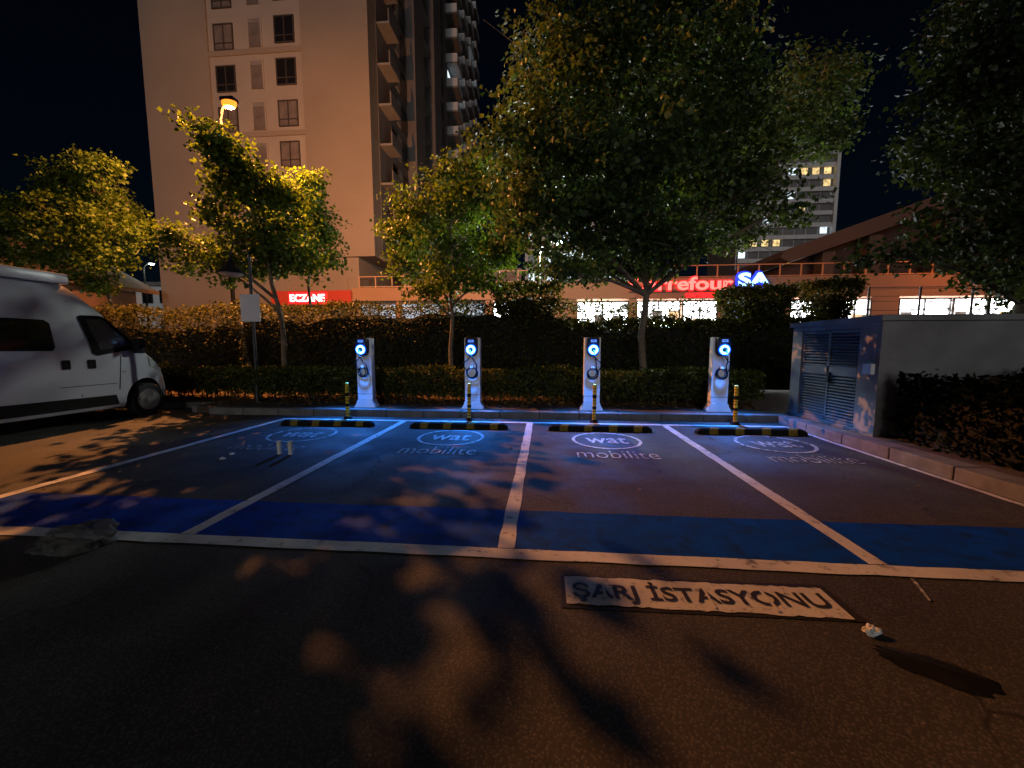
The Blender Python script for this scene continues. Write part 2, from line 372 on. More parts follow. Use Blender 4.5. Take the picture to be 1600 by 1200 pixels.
LOBES = {
  'big': [(0.35, 8.94, 7.33, 1.35, 1.27, 1.2), (1.84, 8.41, 7.32, 1.6, 1.3, 1.0), (3.44, 9.58, 7.85, 1.14, 1.18, 1.21), (-0.05, 8.62, 5.75, 1.36, 1.23, 1.09), (1.73, 8.27, 5.62, 1.83, 1.64, 1.44), (3.73, 9.61, 6.22, 1.6, 1.48, 1.37), (7.2, 11.67, 8.43, 1.2, 1.06, 0.92), (7.39, 11.2, 6.88, 0.74, 0.6, 0.46), (6.11, 11.06, 7.1, 1.09, 0.98, 0.88), (4.47, 8.89, 4.92, 0.68, 0.62, 0.56), (4.01, 10.15, 4.93, 1.45, 1.2, 0.96), (1.89, 9.11, 4.28, 1.59, 1.3, 1.01), (0.38, 8.69, 4.19, 1.24, 1.03, 0.83), (-0.51, 8.43, 4.71, 0.8, 0.8, 0.8), (2.87, 8.86, 3.64, 1.12, 0.77, 0.42), (5.19, 11.71, 4.66, 1.02, 0.79, 0.56), (0.86, 11.32, 3.95, 1.43, 1.0, 0.57), (2.18, 11.23, 3.9, 0.89, 0.69, 0.5), (2.76, 11.2, 3.56, 0.85, 0.59, 0.32), (0.68, 8.77, 3.07, 0.69, 0.5, 0.19), (5.21, 9.24, 4.5, 0.44, 0.5, 0.2)],
  'mid': [(-3.08, 11.6, 5.57, 1.32, 1.12, 0.92), (-4.28, 12.2, 5.09, 0.81, 0.81, 0.81), (-1.75, 11.11, 5.7, 0.97, 0.92, 0.88), (-2.42, 11.16, 4.16, 1.24, 0.99, 0.74), (-4.13, 12.0, 4.14, 0.8, 0.65, 0.49), (-1.16, 10.61, 4.17, 0.64, 0.7, 0.76), (-2.17, 11.4, 6.58, 0.76, 0.63, 0.51), (-2.62, 10.41, 3.22, 0.74, 0.55, 0.36), (-3.04, 9.76, 2.88, 0.46, 0.5, 0.22), (-1.82, 10.35, 3.2, 0.57, 0.5, 0.29)],
  'leaning': [(-8.0, 9.0, 6.49, 0.27, 0.5, 0.26), (-7.82, 9.1, 6.16, 0.37, 0.5, 0.32), (-8.02, 9.4, 5.82, 0.63, 0.51, 0.39), (-7.76, 9.8, 5.61, 0.71, 0.64, 0.56), (-7.03, 10.0, 5.57, 0.54, 0.5, 0.41), (-7.68, 9.6, 6.15, 0.24, 0.5, 0.21), (-7.76, 9.2, 6.38, 0.26, 0.5, 0.23), (-7.38, 10.3, 4.9, 0.82, 0.73, 0.65), (-7.17, 10.3, 3.88, 1.08, 0.82, 0.55), (-7.85, 10.02, 4.33, 0.76, 0.63, 0.51), (-9.93, 9.83, 4.49, 0.31, 0.5, 0.28), (-9.81, 10.2, 4.08, 0.89, 0.7, 0.52), (-8.41, 9.86, 3.63, 0.62, 0.5, 0.37), (-8.36, 9.32, 4.85, 0.56, 0.5, 0.21)],
  'rear': [(-8.79, 13.99, 6.86, 0.75, 0.8, 0.84), (-8.78, 14.8, 6.05, 0.84, 0.82, 0.8), (-9.23, 13.57, 6.14, 0.82, 0.75, 0.69), (-8.81, 13.57, 4.97, 0.95, 0.8, 0.64), (-8.45, 14.5, 4.86, 0.64, 0.51, 0.37), (-9.69, 13.95, 7.14, 0.49, 0.5, 0.4), (-8.68, 14.36, 7.61, 0.41, 0.5, 0.41)],
  'far': [(-17.52, 13.43, 7.43, 1.0, 0.9, 0.81), (-15.89, 13.12, 7.73, 0.64, 0.64, 0.64), (-17.48, 14.69, 6.94, 0.88, 0.97, 1.05), (-17.12, 12.77, 5.84, 1.19, 1.05, 0.92), (-19.09, 13.29, 6.51, 0.69, 0.69, 0.69), (-15.56, 12.79, 4.7, 0.88, 0.75, 0.62), (-18.81, 13.82, 5.0, 1.19, 0.99, 0.79), (-15.11, 12.96, 5.73, 0.52, 0.65, 0.78), (-16.57, 13.15, 3.88, 0.75, 0.55, 0.34)],
  'edge': [(-23.74, 15.59, 6.83, 0.69, 0.64, 0.59), (-22.92, 14.57, 5.51, 1.04, 0.84, 0.65), (-25.23, 15.14, 6.78, 1.44, 1.38, 1.32), (-27.59, 15.97, 5.09, 1.52, 1.26, 1.01)],
  'near': [(6.88, 7.24, 6.42, 0.66, 0.62, 0.57), (7.47, 7.15, 5.89, 0.92, 0.92, 0.92), (6.86, 7.55, 5.8, 0.65, 0.51, 0.37), (8.88, 8.84, 6.14, 1.14, 0.95, 0.76), (7.24, 8.48, 5.25, 0.75, 0.56, 0.36), (7.3, 7.57, 4.6, 0.87, 0.68, 0.5), (8.43, 7.79, 4.71, 0.89, 0.95, 1.01), (7.04, 7.43, 3.82, 0.64, 0.51, 0.38), (8.58, 8.1, 3.67, 0.93, 0.81, 0.7), (5.78, 7.1, 2.99, 0.57, 0.5, 0.17), (7.76, 8.67, 3.48, 0.62, 0.5, 0.27), (9.3, 9.15, 3.04, 0.66, 0.52, 0.39), (10.34, 9.29, 2.85, 0.93, 0.8, 0.67), (10.2, 8.76, 5.68, 1.38, 1.63, 1.88), (8.54, 9.3, 8.33, 0.67, 0.51, 0.35), (8.23, 7.04, 3.11, 0.91, 0.91, 0.91)],
}

# ================================================================== SETTING
g = MB().sheet([(-400, -100), (400, -100), (400, 500), (-400, 500)], 0).build('ground', M['asphalt'])
tag(g, 'dark worn asphalt ground of the car park and street', kind='structure')
bed = MB()
for x0, x1, y0, y1 in ((-7.75, 4.78, 7.88, 12.7), (-24, -7.75, 8.63, 12.7), (4.78, 18, 1.0, 12.7)):
    bed.add([(x0,y0,.138),(x1,y0,.138),(x1,y1,.138),(x0,y1,.138),(x0,y0,-.05),(x1,y0,-.05),(x1,y1,-.05),(x0,y1,-.05)],
            [(0,1,2,3),(0,4,5,1),(1,5,6,2),(2,6,7,3),(3,7,4,0)])
bed = bed.build('planting_bed', M['soil']); tag(bed, 'brown soil planting bed behind the kerb', kind='structure')

kerb = link('kerb', None); tag(kerb, 'grey concrete kerb around the parking bays', kind='structure')
ks = MB().bevbox(-.395, .395, 0, .18, -.05, .15, .015).mesh('kerb_stone'); ks.materials.append(M['concrete'])
def kerb_run(x, y, dx, dy, n, rz):
    for i in range(n):
        link('kerb_stone', ks, kerb, (x+dx*i, y+dy*i, random.uniform(-.004, .004)), (0, 0, rz+random.uniform(-.006, .006)))
kerb_run(4.30, 7.70, -.8, 0, 15, 0)
kerb_run(-8.25, 8.45, -.8, 0, 12, 0)
ks2 = MB().bevbox(-.395, .395, 0, .30, -.05, .15, .02).mesh('wide_kerb_stone'); ks2.materials.append(M['concrete'])
for i in range(9): link('kerb_stone', ks2, kerb, (4.78, 7.30-.8*i, random.uniform(-.004, .004)), (0, 0, R(90)+random.uniform(-.005, .005)))
link('kerb_stone', ks, kerb, (-7.70, 8.28, 0), (0, 0, R(90)))

# painted markings
bays = link('parking_bays', None); tag(bays, 'painted markings of four charging bays', kind='structure')
LX = [-5.27, -2.755, -0.272, 2.235, 4.42]
def strip(name, x0, x1, y0, y1, z, mat, jig=.006):
    pts = []
    n = max(2, int(max(x1-x0, y1-y0)/.18))
    if x1-x0 > y1-y0:
        pts = [(x0+(x1-x0)*i/n, y0+random.uniform(-jig, jig)) for i in range(n+1)] + [(x1-(x1-x0)*i/n, y1+random.uniform(-jig, jig)) for i in range(n+1)]
    else:
        pts = [(x1+random.uniform(-jig, jig), y0+(y1-y0)*i/n) for i in range(n+1)] + [(x0+random.uniform(-jig, jig), y1-(y1-y0)*i/n) for i in range(n+1)]
    return MB().sheet(pts, z).build(name, mat, bays)
for i in range(4): strip('blue_band', LX[i], LX[i+1], 2.55, 3.30, .003, M['blue'], .01)
strip('front_line', -6.2, 4.46, 2.505, 2.635, .007, M['line'])
strip('back_line', -5.33, 4.42, 7.25, 7.37, .007, M['line'])
for x in LX[:4]: strip('bay_line', x-.06, x+.06, 2.64, 7.245, .0075, M['line'])
strip('bay_line', 4.36, 4.43, 2.64, 7.245, .0075, M['line'])
BX = [-4.02, -1.50, 0.97, 3.46]
t_wat = fit_text(text_mesh('wat', 1, .012), .64, .40)
t_mob = fit_text(text_mesh('mobilite', 1, -.012), 1.08, .36)
for i, x in enumerate(BX):
    mt = M['logo'] if i in (1, 2) else M['faint']
    n = 56; ring = MB(); vs = []; fs = []
    for k in range(n):
        t = 2*math.pi*k/n
        for r in (.535, .485): vs.append((x+r*math.cos(t), 6.0+r*math.sin(t), .007))
    for k in range(n): fs.append((2*k, 2*((k+1) % n), 2*((k+1) % n)+1, 2*k+1))
    ring.add(vs, fs).build('logo_ring', mt, bays)
    for nm, me0, y in (('logo_lettering', t_wat, 6.0), ('bay_lettering', t_mob, 5.20)):
        me = me0.copy(); me.materials.clear(); me.materials.append(mt); link(nm, me, bays, (x + (.02 if y < 6 else 0), y, .007))
# stencilled writing in front of the bays
st = link('stencil_patch', None, bays)
def ragged(x0, x1, y0, y1, j, n=44):
    top = [(x0+(x1-x0)*i/n, y1+random.uniform(-j, j*.3)) for i in range(n+1)]
    bot = [(x1-(x1-x0)*i/n, y0+random.uniform(-j*.3, j)) for i in range(n+1)]
    return bot + top
MB().sheet([(0.10, 2.035), (1.72, 2.055), (1.70, 2.375), (0.12, 2.34)], .004).build('border', M['stencil_dark'], st)
MB().sheet(ragged(.135, 1.66, 2.065, 2.335, .010), .008).build('white_field', M['stencil_white'], st)
tm = fit_text(text_mesh('ŞARJ İSTASYONU', 1, .018), 1.44, .215); tm.materials.clear(); tm.materials.append(M['stencil_dark'])
link('lettering', tm, st, (.895, 2.20, .012), (0, 0, R(.9)))
br = MB()
for bx, w in ((1.288, .010), (.362, .007), (.955, .007)):
    br.box(bx-w, bx+w, 2.05, 2.34, .0121, .0135) if False else br.add([(bx-w, 2.09, .0145), (bx+w, 2.09, .0145), (bx+w, 2.315, .0145), (bx-w, 2.315, .0145)], [(0, 1, 2, 3)])
br.build('stencil_bridge', M['stencil_white'], st)
MB().sheet([(2.30, 2.49), (2.325, 2.495), (2.22, 2.27), (2.205, 2.27)], .006).build('chalk_stroke', M['faint'], bays)

# ================================================================== BUILDINGS
def window_mesh(w, h, mullions=1, transom=.3, name='window'):
    m = MB(); t = .07; d = .09
    m.box(-w/2, w/2, -d, 0, 0, t); m.box(-w/2, w/2, -d, 0, h-t, h)
    m.box(-w/2, -w/2+t, -d, 0, t, h-t); m.box(w/2-t, w/2, -d, 0, t, h-t)
    for i in range(mullions):
        x = -w/2 + w*(i+1)/(mullions+1); m.box(x-.035, x+.035, -d+.01, 0, t, h-t)
    if transom: m.box(-w/2+t, w/2-t, -d+.02, 0, h*transom-.03, h*transom+.03)
    me = m.mesh(name); me.materials.append(M['frame_dark'])
    panes = {}
    def pane(mat):
        if mat.name not in panes:
            p = MB().box(-w/2+.03, w/2-.03, -.03, .02, .03, h-.03).mesh('pane'); p.materials.append(mat); panes[mat.name] = p
        return panes[mat.name]
    return me, pane
def add_window(par, wm, loc, mat, rz=0):
    o = link('window', wm[0], par, loc, (0, 0, rz)); link('pane', wm[1](mat), o); return o

# --- tall apartment tower on the left
tw = thing('apartment_tower', 'tall tan apartment tower lit orange by the street lamp', 'building', (-21, 28, 0))
def tb(name, x0, x1, y0, y1, z0, z1, mat): return MB().box(x0+21, x1+21, y0-28, y1-28, z0, z1).build(name, mat, tw)
tb('wall', -29.7, -12.5, 28.3, 70, 8.14, 56, M['tower'])
tb('base_wall', -30, -13.85, 28.25, 68, 0, 8.137, M['tower'])
tb('wall_panel', -29.72, -24.5, 28.0, 28.3, 8.14, 56.1, M['tower'])
tb('wall_panel', -17.4, -12.48, 28.0, 28.3, 8.14, 56.1, M['tower'])
tb('wall_panel', -24.5, -17.4, 28.02, 28.3, 8.14, 9.2, M['tower'])
w_big = window_mesh(1.5, 1.8, 1, .28)
niche = MB()
for x0, x1, z0, z1 in ((-.55, -.45, 0, 2.0), (.45, .55, 0, 2.0), (-.45, .45, 1.9, 2.0)): niche.box(x0, x1, -.04, .12, z0, z1)
niche = niche.mesh('niche'); niche.materials.append(M['tower_strip'])
niche_top = MB().add([(-.45, -.02, 1.62), (.45, -.02, 1.62), (.45, -.03, 1.9), (-.45, -.03, 1.9)], [(0, 1, 2, 3)]).mesh('niche_head'); niche_top.materials.append(M['balcony'])
niche_back = MB().box(-.45, .45, -.015, .1, 0, 1.62).mesh('niche_pane'); niche_back.materials.append(M['pane_curtain'])
for k in range(17):
    zt = 10.8 + 2.82*k; zs = zt-1.8
    tb('strip_panel', -24.5, -17.4, 28.13, 28.3, zt-2.55, zt+.265, M['tower_strip'])
    if zt > 34: continue
    mr = M['pane'] if k in (3, 4, 7) else (M['pane_curtain'] if k % 2 else M['pane'])
    add_window(tw, w_big, (-18.66+21, .13, zs), M['pane'] if k in (4, 5) else M['pane_curtain'])
    add_window(tw, w_big, (-23.3+21, .13, zs-.25), M['pane'] if k in (4, 2) else M['pane_curtain'])
    nn = link('niche', niche, tw, (-20.9+21, .1, zs-.15)); link('pane', niche_back, nn); link('niche_head', niche_top, nn)
    if k % 2 == 1: tb('floor_band', -24.5, -17.4, 28.03, 28.135, zs-.62, zs-.28, M['tower'])
# receding side of the tower, facing the mall
w_side = window_mesh(1.3, 1.9, 0, 0)
def side(name, y0, y1, z0, z1, d, mat, d0=0): return MB().box(8.5+d0, 8.5+d, y0-28, y1-28, z0, z1).build(name, mat, tw)
side('fin', 35.5, 38.2, 8.2, 56.2, .9, M['tower_dark']); side('fin', 41, 43.8, 8.2, 56.2, 1.1, M['tower_dark'])
side('side_cladding', 29.4, 35.45, 8.2, 56.05, .04, M['tower_dark']); side('side_cladding', 44, 49, 8.2, 56.05, .04, M['tower_dark'])
slab = MB().box(0, 1.0, 0, 1.9, 0, .16).mesh('balcony_slab'); slab.materials.append(M['balcony'])
parapet = MB().box(.9, 1.0, 0, 1.9, .16, 1.0).mesh('parapet'); parapet.materials.append(M['tower_dark'])
slab2 = MB().box(0, .8, 0, 2.6, 0, .18).mesh('balcony_slab'); slab2.materials.append(M['balcony'])
bslab = MB().box(0, 1.5, 0, 3.0, 0, .2).box(0, .12, 0, 3.0, .2, 2.6).mesh('balcony_slab'); bslab.materials.append(M['balcony'])
bpar = MB().box(1.38, 1.5, 0, 3.0, .2, 1.15).box(0, 1.38, 0, .12, .2, 1.15).mesh('parapet'); bpar.materials.append(M['tower_far'])
wpan = MB().box(.04, .1, 0, .8, 0, 2.0).mesh('white_panel'); wpan.materials.append(M['tower_strip'])
for k in range(17):
    z = 9.0 + 2.82*k - .9
    if z > 55: break
    s = link('balcony_slab', slab, tw, (8.5, 1.5, z)); link('parapet', parapet, s)
    add_window(tw, w_side, (8.55, 4.3, z+.75), M['pane'], R(90)); add_window(tw, w_side, (8.55, 6.6, z+.75), M['pane'], R(90))
    link('white_panel', wpan, tw, (8.5, 5.05, z+.7))
    link('balcony_slab', slab2, tw, (8.5, 10.3, z))
    add_window(tw, w_side, (8.55, 11.6, z+.7), M['pane'], R(90))
    for yy in (17.0, 19.4): add_window(tw, w_side, (8.55, yy, z+.75), M['warm_win'] if (k, yy) in ((15, 17.0),) else M['pane'], R(90))
    if z > 12:
        for j, yy in enumerate((22, 26.5, 31, 35.5)):
            if j == 3 and z < 30: continue
            s = link('balcony_slab', bslab, tw, (8.5, yy, z)); link('parapet', bpar, s)
            if (k, j) in ((9, 0), (12, 2)): link('lit_door', MB().box(.13, .16, .5, 2.4, .3, 2.4).build('lit_door', M['cool_win']).data, s)
for o in [o for o in C.objects if o.name.startswith('lit_door') and o.parent is None]: bpy.data.objects.remove(o, do_unlink=True)

# --- shopping mall podium
ml = thing('shopping_arcade', 'low tan shopping arcade with lit shops and roof terrace behind the hedge', 'building', (10, 27, 0))
def mb_(name, x0, x1, y0, y1, z0, z1, mat): return MB().box(x0-10, x1-10, y0-27, y1-27, z0, z1).build(name, mat, ml)
mb_('fascia', -13.85, -8.4, 27.0, 29, 4.75, 5.70, M['mall_wall']); mb_('fascia', -8.4, 6, 26.9, 29, 4.75, 5.90, M['mall_wall'])
mb_('fascia', 6, 45, 26.9, 29, 4.72, 6.05, M['mall_orange'])
mb_('ledge', 6, 45, 26.8, 26.9, 5.28, 5.42, M['mall_orange']); mb_('ledge', -13.85, 6, 26.8, 26.9, 4.75, 4.9, M['mall_wall'])
mb_('terrace', -13.85, 45, 29, 42, 5.3, 5.65, M['mall_wall'])
mb_('back_wall', -13.85, 45, 28.8, 29.1, 0, 4.75, M['mall_wall'])
mb_('terrace_back_wall', -12.4, -2, 33, 33.4, 5.65, 8.1, M['tower_dark'])
shops = [(-13.2, -10.6, 'd'), (-10.2, -7.4, 'd'), (-6.8, -4.2, 'd'), (-3.6, -1.4, 's'), (2.2, 5.6, 's'), (6.2, 9.0, 's'), (9.2, 11.4, 's'), (12.0, 15.4, 'd'),
         (16.0, 18.8, 's'), (19.0, 20.9, 's'), (22.6, 25.6, 's'), (25.8, 29.6, 's')]
for i, (a, b, kd) in enumerate(shops):
    w = MB()
    for x in (a, (a+b)/2, b): w.box(x-.04-10, x+.04-10, -.06, .06, .3, 4.6)
    w.box(a-10, b-10, -.05, .05, 4.5, 4.6).box(a-10, b-10, -.05, .05, .3, .4)
    w = w.build('shop_window', M['frame_dark'], ml)
    MB().box(a-10, b-10, .08, .12, .3, 4.55).build('pane', M['shop'] if kd == 's' else M['shop_dim'], w)
    if kd == 's':
        w_ = b-a
        MB().box(a-10, b-10, -.05, .05, 3.86, 3.93).build('transom', M['frame_dark'], w)
        for q in range(3):
            x_ = a+w_*(q+.5)/3+random.uniform(-.2, .2); z_ = random.uniform(2.6, 3.3); h_ = random.uniform(.25, .7)
            MB().box(x_-.35-10, x_+.3-10, .0, .03, z_, z_+h_).build('poster', random.choice((M['poster_warm'], M['poster_dark'], M['poster_dark'])), w)
    nx = shops[i+1][0] if i < len(shops)-1 else b+3
    if nx-b > .25: mb_('pillar', b+.05, nx-.05, 26.95, 28.8, 0, 4.75, M['mall_orange'] if a > 6 else M['mall_wall'])
def railing(x0, x1, y, z, h, mat, label):
    t = thing('terrace_railing', label, 'railing', (x0, y, z), 0, 'railings along the arcade terrace')
    p = MB().box(-.035, .035, -.035, .035, 0, h).mesh('post'); p.materials.append(mat)
    n = int(round((x1-x0)/1.3))
    for i in range(n+1): link('post', p, t, ((x1-x0)*i/n, 0, 0))
    MB().box(0, x1-x0, -.05, .05, h, h+.06).build('top_rail', mat, t); MB().box(0, x1-x0, -.03, .03, .05, .1).build('bottom_rail', mat, t)
railing(-13.3, -8.45, 27.1, 5.70, .75, M['rail'], 'tan metal terrace railing at the foot of the tan tower')
railing(-8.35, 5.9, 27.0, 5.90, .78, M['rail'], 'tan metal terrace railing seen behind the slim yellow lit tree')
railing(6.1, 40, 27.0, 6.05, .78, M['rail_orange'], 'orange metal terrace railing above the bright shop windows')

# --- shop signs
s = thing('shop_sign', 'red illuminated pharmacy sign board behind the leaning tree', 'sign', (-16.8, 26.75, 4.5))
MB().box(-2.95, 3.04, -.1, .05, 0, 1.0).build('board', M['sign_redface'], s)
MB().bevbox(-1.6, 1.3, -.14, -.1, .1, .88, .03).build('light_box', M['sign_red'], s)  # glowing box added to imitate the red glow around the letters
for a in (-2.8, 2.8): MB().box(a-.05, a+.05, .05, 1.3, .4, .5).build('bracket', M['frame_dark'], s)
tmx = fit_text(text_mesh('ECZANE', 1, .03, .03), 2.6, .52); tmx.materials.clear(); tmx.materials.append(M['sign_white'])
link('lettering', tmx, s, (-.15, -.18, .48), (R(90), 0, 0))
s = thing('shop_sign', 'large red neon letters beside blue letters over the arcade', 'sign', (8.8, 26.85, 5.1))
tmx = fit_text(text_mesh('Carrefour', 1, .02, .04), 6.6, .85); tmx.materials.clear(); tmx.materials.append(M['sign_redcore']); link('lettering', tmx, s, (.1, -.18, .55), (R(90), 0, 0))
tmx = fit_text(text_mesh('Carrefour', 1, .055, .04), 6.75, 1.0); tmx.materials.clear(); tmx.materials.append(M['sign_red']); link('letter_halo', tmx, s, (.1, -.07, .55), (R(90), 0, 0))  # larger glowing letters behind imitate the red halo
MB().box(-3.2, 3.3, -.06, .02, .02, .10).build('mounting_rail', M['frame_dark'], s)
s = thing('shop_sign', 'glowing blue pair of neon letters on the arcade front', 'sign', (13.5, 26.85, 5.35))
tmx = fit_text(text_mesh('SA', 1, .03, .05), 1.95, .85); tmx.materials.clear(); tmx.materials.append(M['sign_bluecore']); link('lettering', tmx, s, (0, -.2, .5), (R(90), 0, 0))
tmx = fit_text(text_mesh('SA', 1, .09, .05), 2.2, 1.1); tmx.materials.clear(); tmx.materials.append(M['sign_blue']); link('letter_halo', tmx, s, (0, -.07, .5), (R(90), 0, 0))  # oversized blue letters behind imitate the halo around the pair
MB().box(-1.0, 1.0, -.06, .02, .02, .08).build('mounting_rail', M['frame_dark'], s)
s = thing('shop_sign', 'small red lit strip sign under the red letters', 'sign', (10.2, 26.8, 4.72))
MB().bevbox(-.9, .9, -.1, .08, 0, .32, .03).build('light_box', M['sign_red'], s); MB().box(-.95, .95, -.06, .1, -.05, 0).build('tray', M['frame_dark'], s)

# --- hall with sloping roof
hl = thing('sloping_roof_hall', 'dark red brown hall with a long sloping roof edge', 'building', (30, 36, 0))
roof = [(-10.6, 8.9), (-10.2, 9.5), (.7, 13.4), (6, 15.2), (16, 15.2), (16, 14.0), (6, 13.9), (.8, 12.2), (-9.8, 8.5)]
MB().prism(roof, 'y', -1.5, 14).build('roof', M['hall_roof'], hl)
MB().prism([(-9.0, 5.65), (16, 5.65), (16, 13.95), (6, 13.85), (.8, 12.15), (-9.0, 8.72)], 'y', 1.0, 13.5).build('wall', M['hall'], hl)
for x, zt in ((-6.2, 9.5), (-2.6, 10.8), (2.6, 12.6), (8, 13.8), (13, 13.8)): MB().box(x-.5, x+.5, -.6, .4, 5.65, zt).build('column', M['hall_roof'], hl)

# --- far white tower
ft = thing('far_apartment_tower', 'distant pale tower block with scattered lit windows', 'building', (60, 105, 0))
MB().box(-11.5, 11.2, .6, 18, 0, 51.5).build('wall', M['tower_far'], ft)
MB().box(10.6, 11.4, -.5, .6, 0, 52).build('end_wall', M['tower_far'], ft)
fr = MB().box(-1.35, 1.35, -.12, .6, -.55, .45).mesh('balcony'); fr.materials.append(M['tower_far'])
rc = MB().box(-1.3, 1.3, .55, .62, 0, 2.0).mesh('recess'); rc.materials.append(M['recess'])
lit = {}
for nm in ('warm_win', 'cool_win'):
    lit[nm] = MB().box(-.85, .75, .48, .545, .35, 1.85).mesh('lit_window'); lit[nm].materials.append(M[nm])
litset = {(15, 4): 'cool_win', (15, 5): 'warm_win', (15, 6): 'warm_win', (15, 7): 'warm_win', (14, 7): 'warm_win', (13, 4): 'cool_win', (12, 5): 'warm_win', (10, 7): 'cool_win', (9, 1): 'warm_win', (9, 2): 'warm_win', (9, 3): 'warm_win', (8, 0): 'cool_win', (11, 2): 'cool_win', (7, 4): 'warm_win'}
for k in range(4, 18):
    for j in range(8):
        z = .6 + 2.85*k
        b = link('balcony', fr, ft, (-10.0+2.75*j, 0, z)); link('recess', rc, b, (0, 0, .45))
        if (k, j) in litset: link('lit_window', lit[litset[(k, j)]], b, (0, 0, .45))

# --- pale lit block behind the trees
pb = thing('lit_office_block', 'pale office block with bright windows glimpsed between two crowns', 'building', (4, 60, 0))
MB().box(-7.1, 9, 0, 14, 0, 20.5).build('wall', M['tower_far'], pb)
wo = window_mesh(2.0, 2.0, 1, 0)
for k in range(2, 6):
    for j in range(6): add_window(pb, wo, (-5.6+2.6*j, .0, .9+3.3*k), M['cool_win'] if (k*5+j*3) % 4 else M['pane'])
# --- low white building and gabled house on the left
lb = thing('low_white_building', 'low white building with small windows beyond the orange hedge top', 'building', (-46, 42, 0))
MB().box(-4, 9, 0, 8, 0, 8.6).build('wall', M['tower_far'], lb); MB().box(-4.3, 9.3, -.4, 8.2, 8.6, 9.0).build('roof', M['balcony'], lb)
wl_ = window_mesh(1.3, 1.5, 1, 0)
for j, x in enumerate((-2.6, -.4, 1.8, 4.0, 6.2, 8.0)): add_window(lb, wl_, (x, 0, 6.6), M['cool_win'] if j in (3, 5) else M['pane'])
hs = thing('gabled_house', 'tan gabled house roof rising behind the campervan', 'building', (-34, 20, 0))
MB().box(-5, 3.2, 0, 7, 0, 5.6).build('wall', M['mall_wall'], hs)
MB().prism([(-5.5, 5.2), (-.9, 8.6), (4.6, 5.7), (4.6, 5.45), (-.9, 8.3), (-5.5, 4.95)], 'y', -.5, 7.5).build('roof', M['house_roof'], hs)
MB().prism([(-4.95, 5.6), (3.15, 5.6), (-.9, 8.15)], 'y', .02, 6.9).build('gable', M['mall_wall'], hs)
add_window(hs, wl_, (1.4, 0, 3.4), M['pane'])

# ================================================================== TREES AND HEDGES
def curve_pts(a, b, sag, n=6):
    a = Vector(a); b = Vector(b); out = []
    side_ = Vector((random.uniform(-1, 1), random.uniform(-1, 1), 0))*sag*.4
    for i in range(n+1):
        t = i/n
        p = a.lerp(b, t) + Vector((0, 0, -1))*sag*math.sin(math.pi*t)*(.6) + side_*math.sin(math.pi*t)
        out.append(p)
    return out
def tree(name, label, base, key, dens, size, leaf, bark, r0, z_first, lean=(0, 0), group='trees behind the bays', skip_low=0):
    L = LOBES[key]; b = Vector(base)
    t = thing(name, label, 'tree', base, 0, group)
    cen = Vector([sum(l[i]*l[3]*l[5] for l in L)/sum(l[3]*l[5] for l in L) for i in range(3)])
    top = Vector((b.x+(cen.x-b.x)*.8, b.y+(cen.y-b.y)*.8, cen.z+.3*(max(l[2] for l in L)-cen.z)))
    n = 12; tp = []
    for i in range(n+1):
        u = i/n; p = b.lerp(top, u)
        hz = u*(top.z-b.z); w = max(0, 1-hz/z_first)
        p.x = b.x + (p.x-b.x)*u + lean[0]*math.sin(math.pi*min(1, u*1.4)) + .04*math.sin(i*1.7); p.y = b.y + (p.y-b.y)*u + lean[1]*math.sin(math.pi*u) + .03*math.cos(i*2.1)
        tp.append(p)
    rs = [r0*(1.25 if i == 0 else 1.0)*(1-.72*(i/n)) for i in range(n+1)]
    MB().tube([p-b for p in tp], rs, 10).build('trunk', bark, t, smooth=True)
    lm = MB()
    def trunk_at(z):
        for i in range(n):
            if tp[i+1].z >= z: return tp[i].lerp(tp[i+1], (z-tp[i].z)/max(1e-4, tp[i+1].z-tp[i].z)), rs[i]
        return tp[-1], rs[-1]
    P = []; O = []
    for l in L:
        c = Vector(l[:3]); hd = math.hypot(c.x-b.x, c.y-b.y)
        z0 = max(b.z+z_first, min(c.z-.55*hd-.2, top.z-.2)); s, rr = trunk_at(z0)
        pts = curve_pts(s, c, -.12*hd + .1)
        lm.tube([p-b for p in pts], [rr*.55*(1-.75*i/6)+.008 for i in range(7)], 6)
        for q in range(7):
            dirv = Vector((random.gauss(0, 1)*l[3], random.gauss(0, 1)*l[4], random.gauss(0, 1)*l[5]))*.55
            st_ = pts[random.randint(3, 6)]
            lm.tube([p-b for p in curve_pts(st_, c+dirv, .05, 3)], [.018, .013, .009, .005], 4)
        vol = (l[3]*l[4]*l[5])**(2/3)
        m = max(4, int(dens*vol/3.2))
        d = rng.normal(size=(m, 3)); d /= np.linalg.norm(d, axis=1)[:, None]
        rad = rng.uniform(.08, 1.1, m)**.6
        cc = np.array(l[:3]) + d*rad[:, None]*np.array(l[3:6])
        k = 54
        pp = np.repeat(cc, k, axis=0) + np.clip(rng.normal(size=(m*k, 3)), -1.7, 1.7)*np.array([.22, .22, .13])
        for e in cc:
            e = Vector(e); lm.tube([e.lerp(c, .6)-b, e.lerp(c, .25)+Vector((0, 0, -.04))-b, e-b], [.012, .008, .004], 3, False)
        P.append(pp); O.append(np.repeat(d, k, axis=0))
    P = np.concatenate(P); O = np.concatenate(O)
    lm.build('limbs', bark, t, smooth=True)
    link('crown', leaves_mesh('crown', P-np.array(b), size, leaf, 'maple', .45, .35, O), t)
    return t
Zs = .13
tree('broad_tree', 'largest tree with the broad dark crown over the middle bays', (2.50, 10.0, Zs), 'big', 150, .105, M['leaf_big'], M['bark'], .105, 2.6, (-.05, 0))
tree('slim_tree', 'slim tree with yellow lit crown and thin pale trunk beside the broad tree', (-2.55, 10.4, Zs), 'mid', 165, .105, M['leaf_tree'], M['bark'], .075, 2.0)
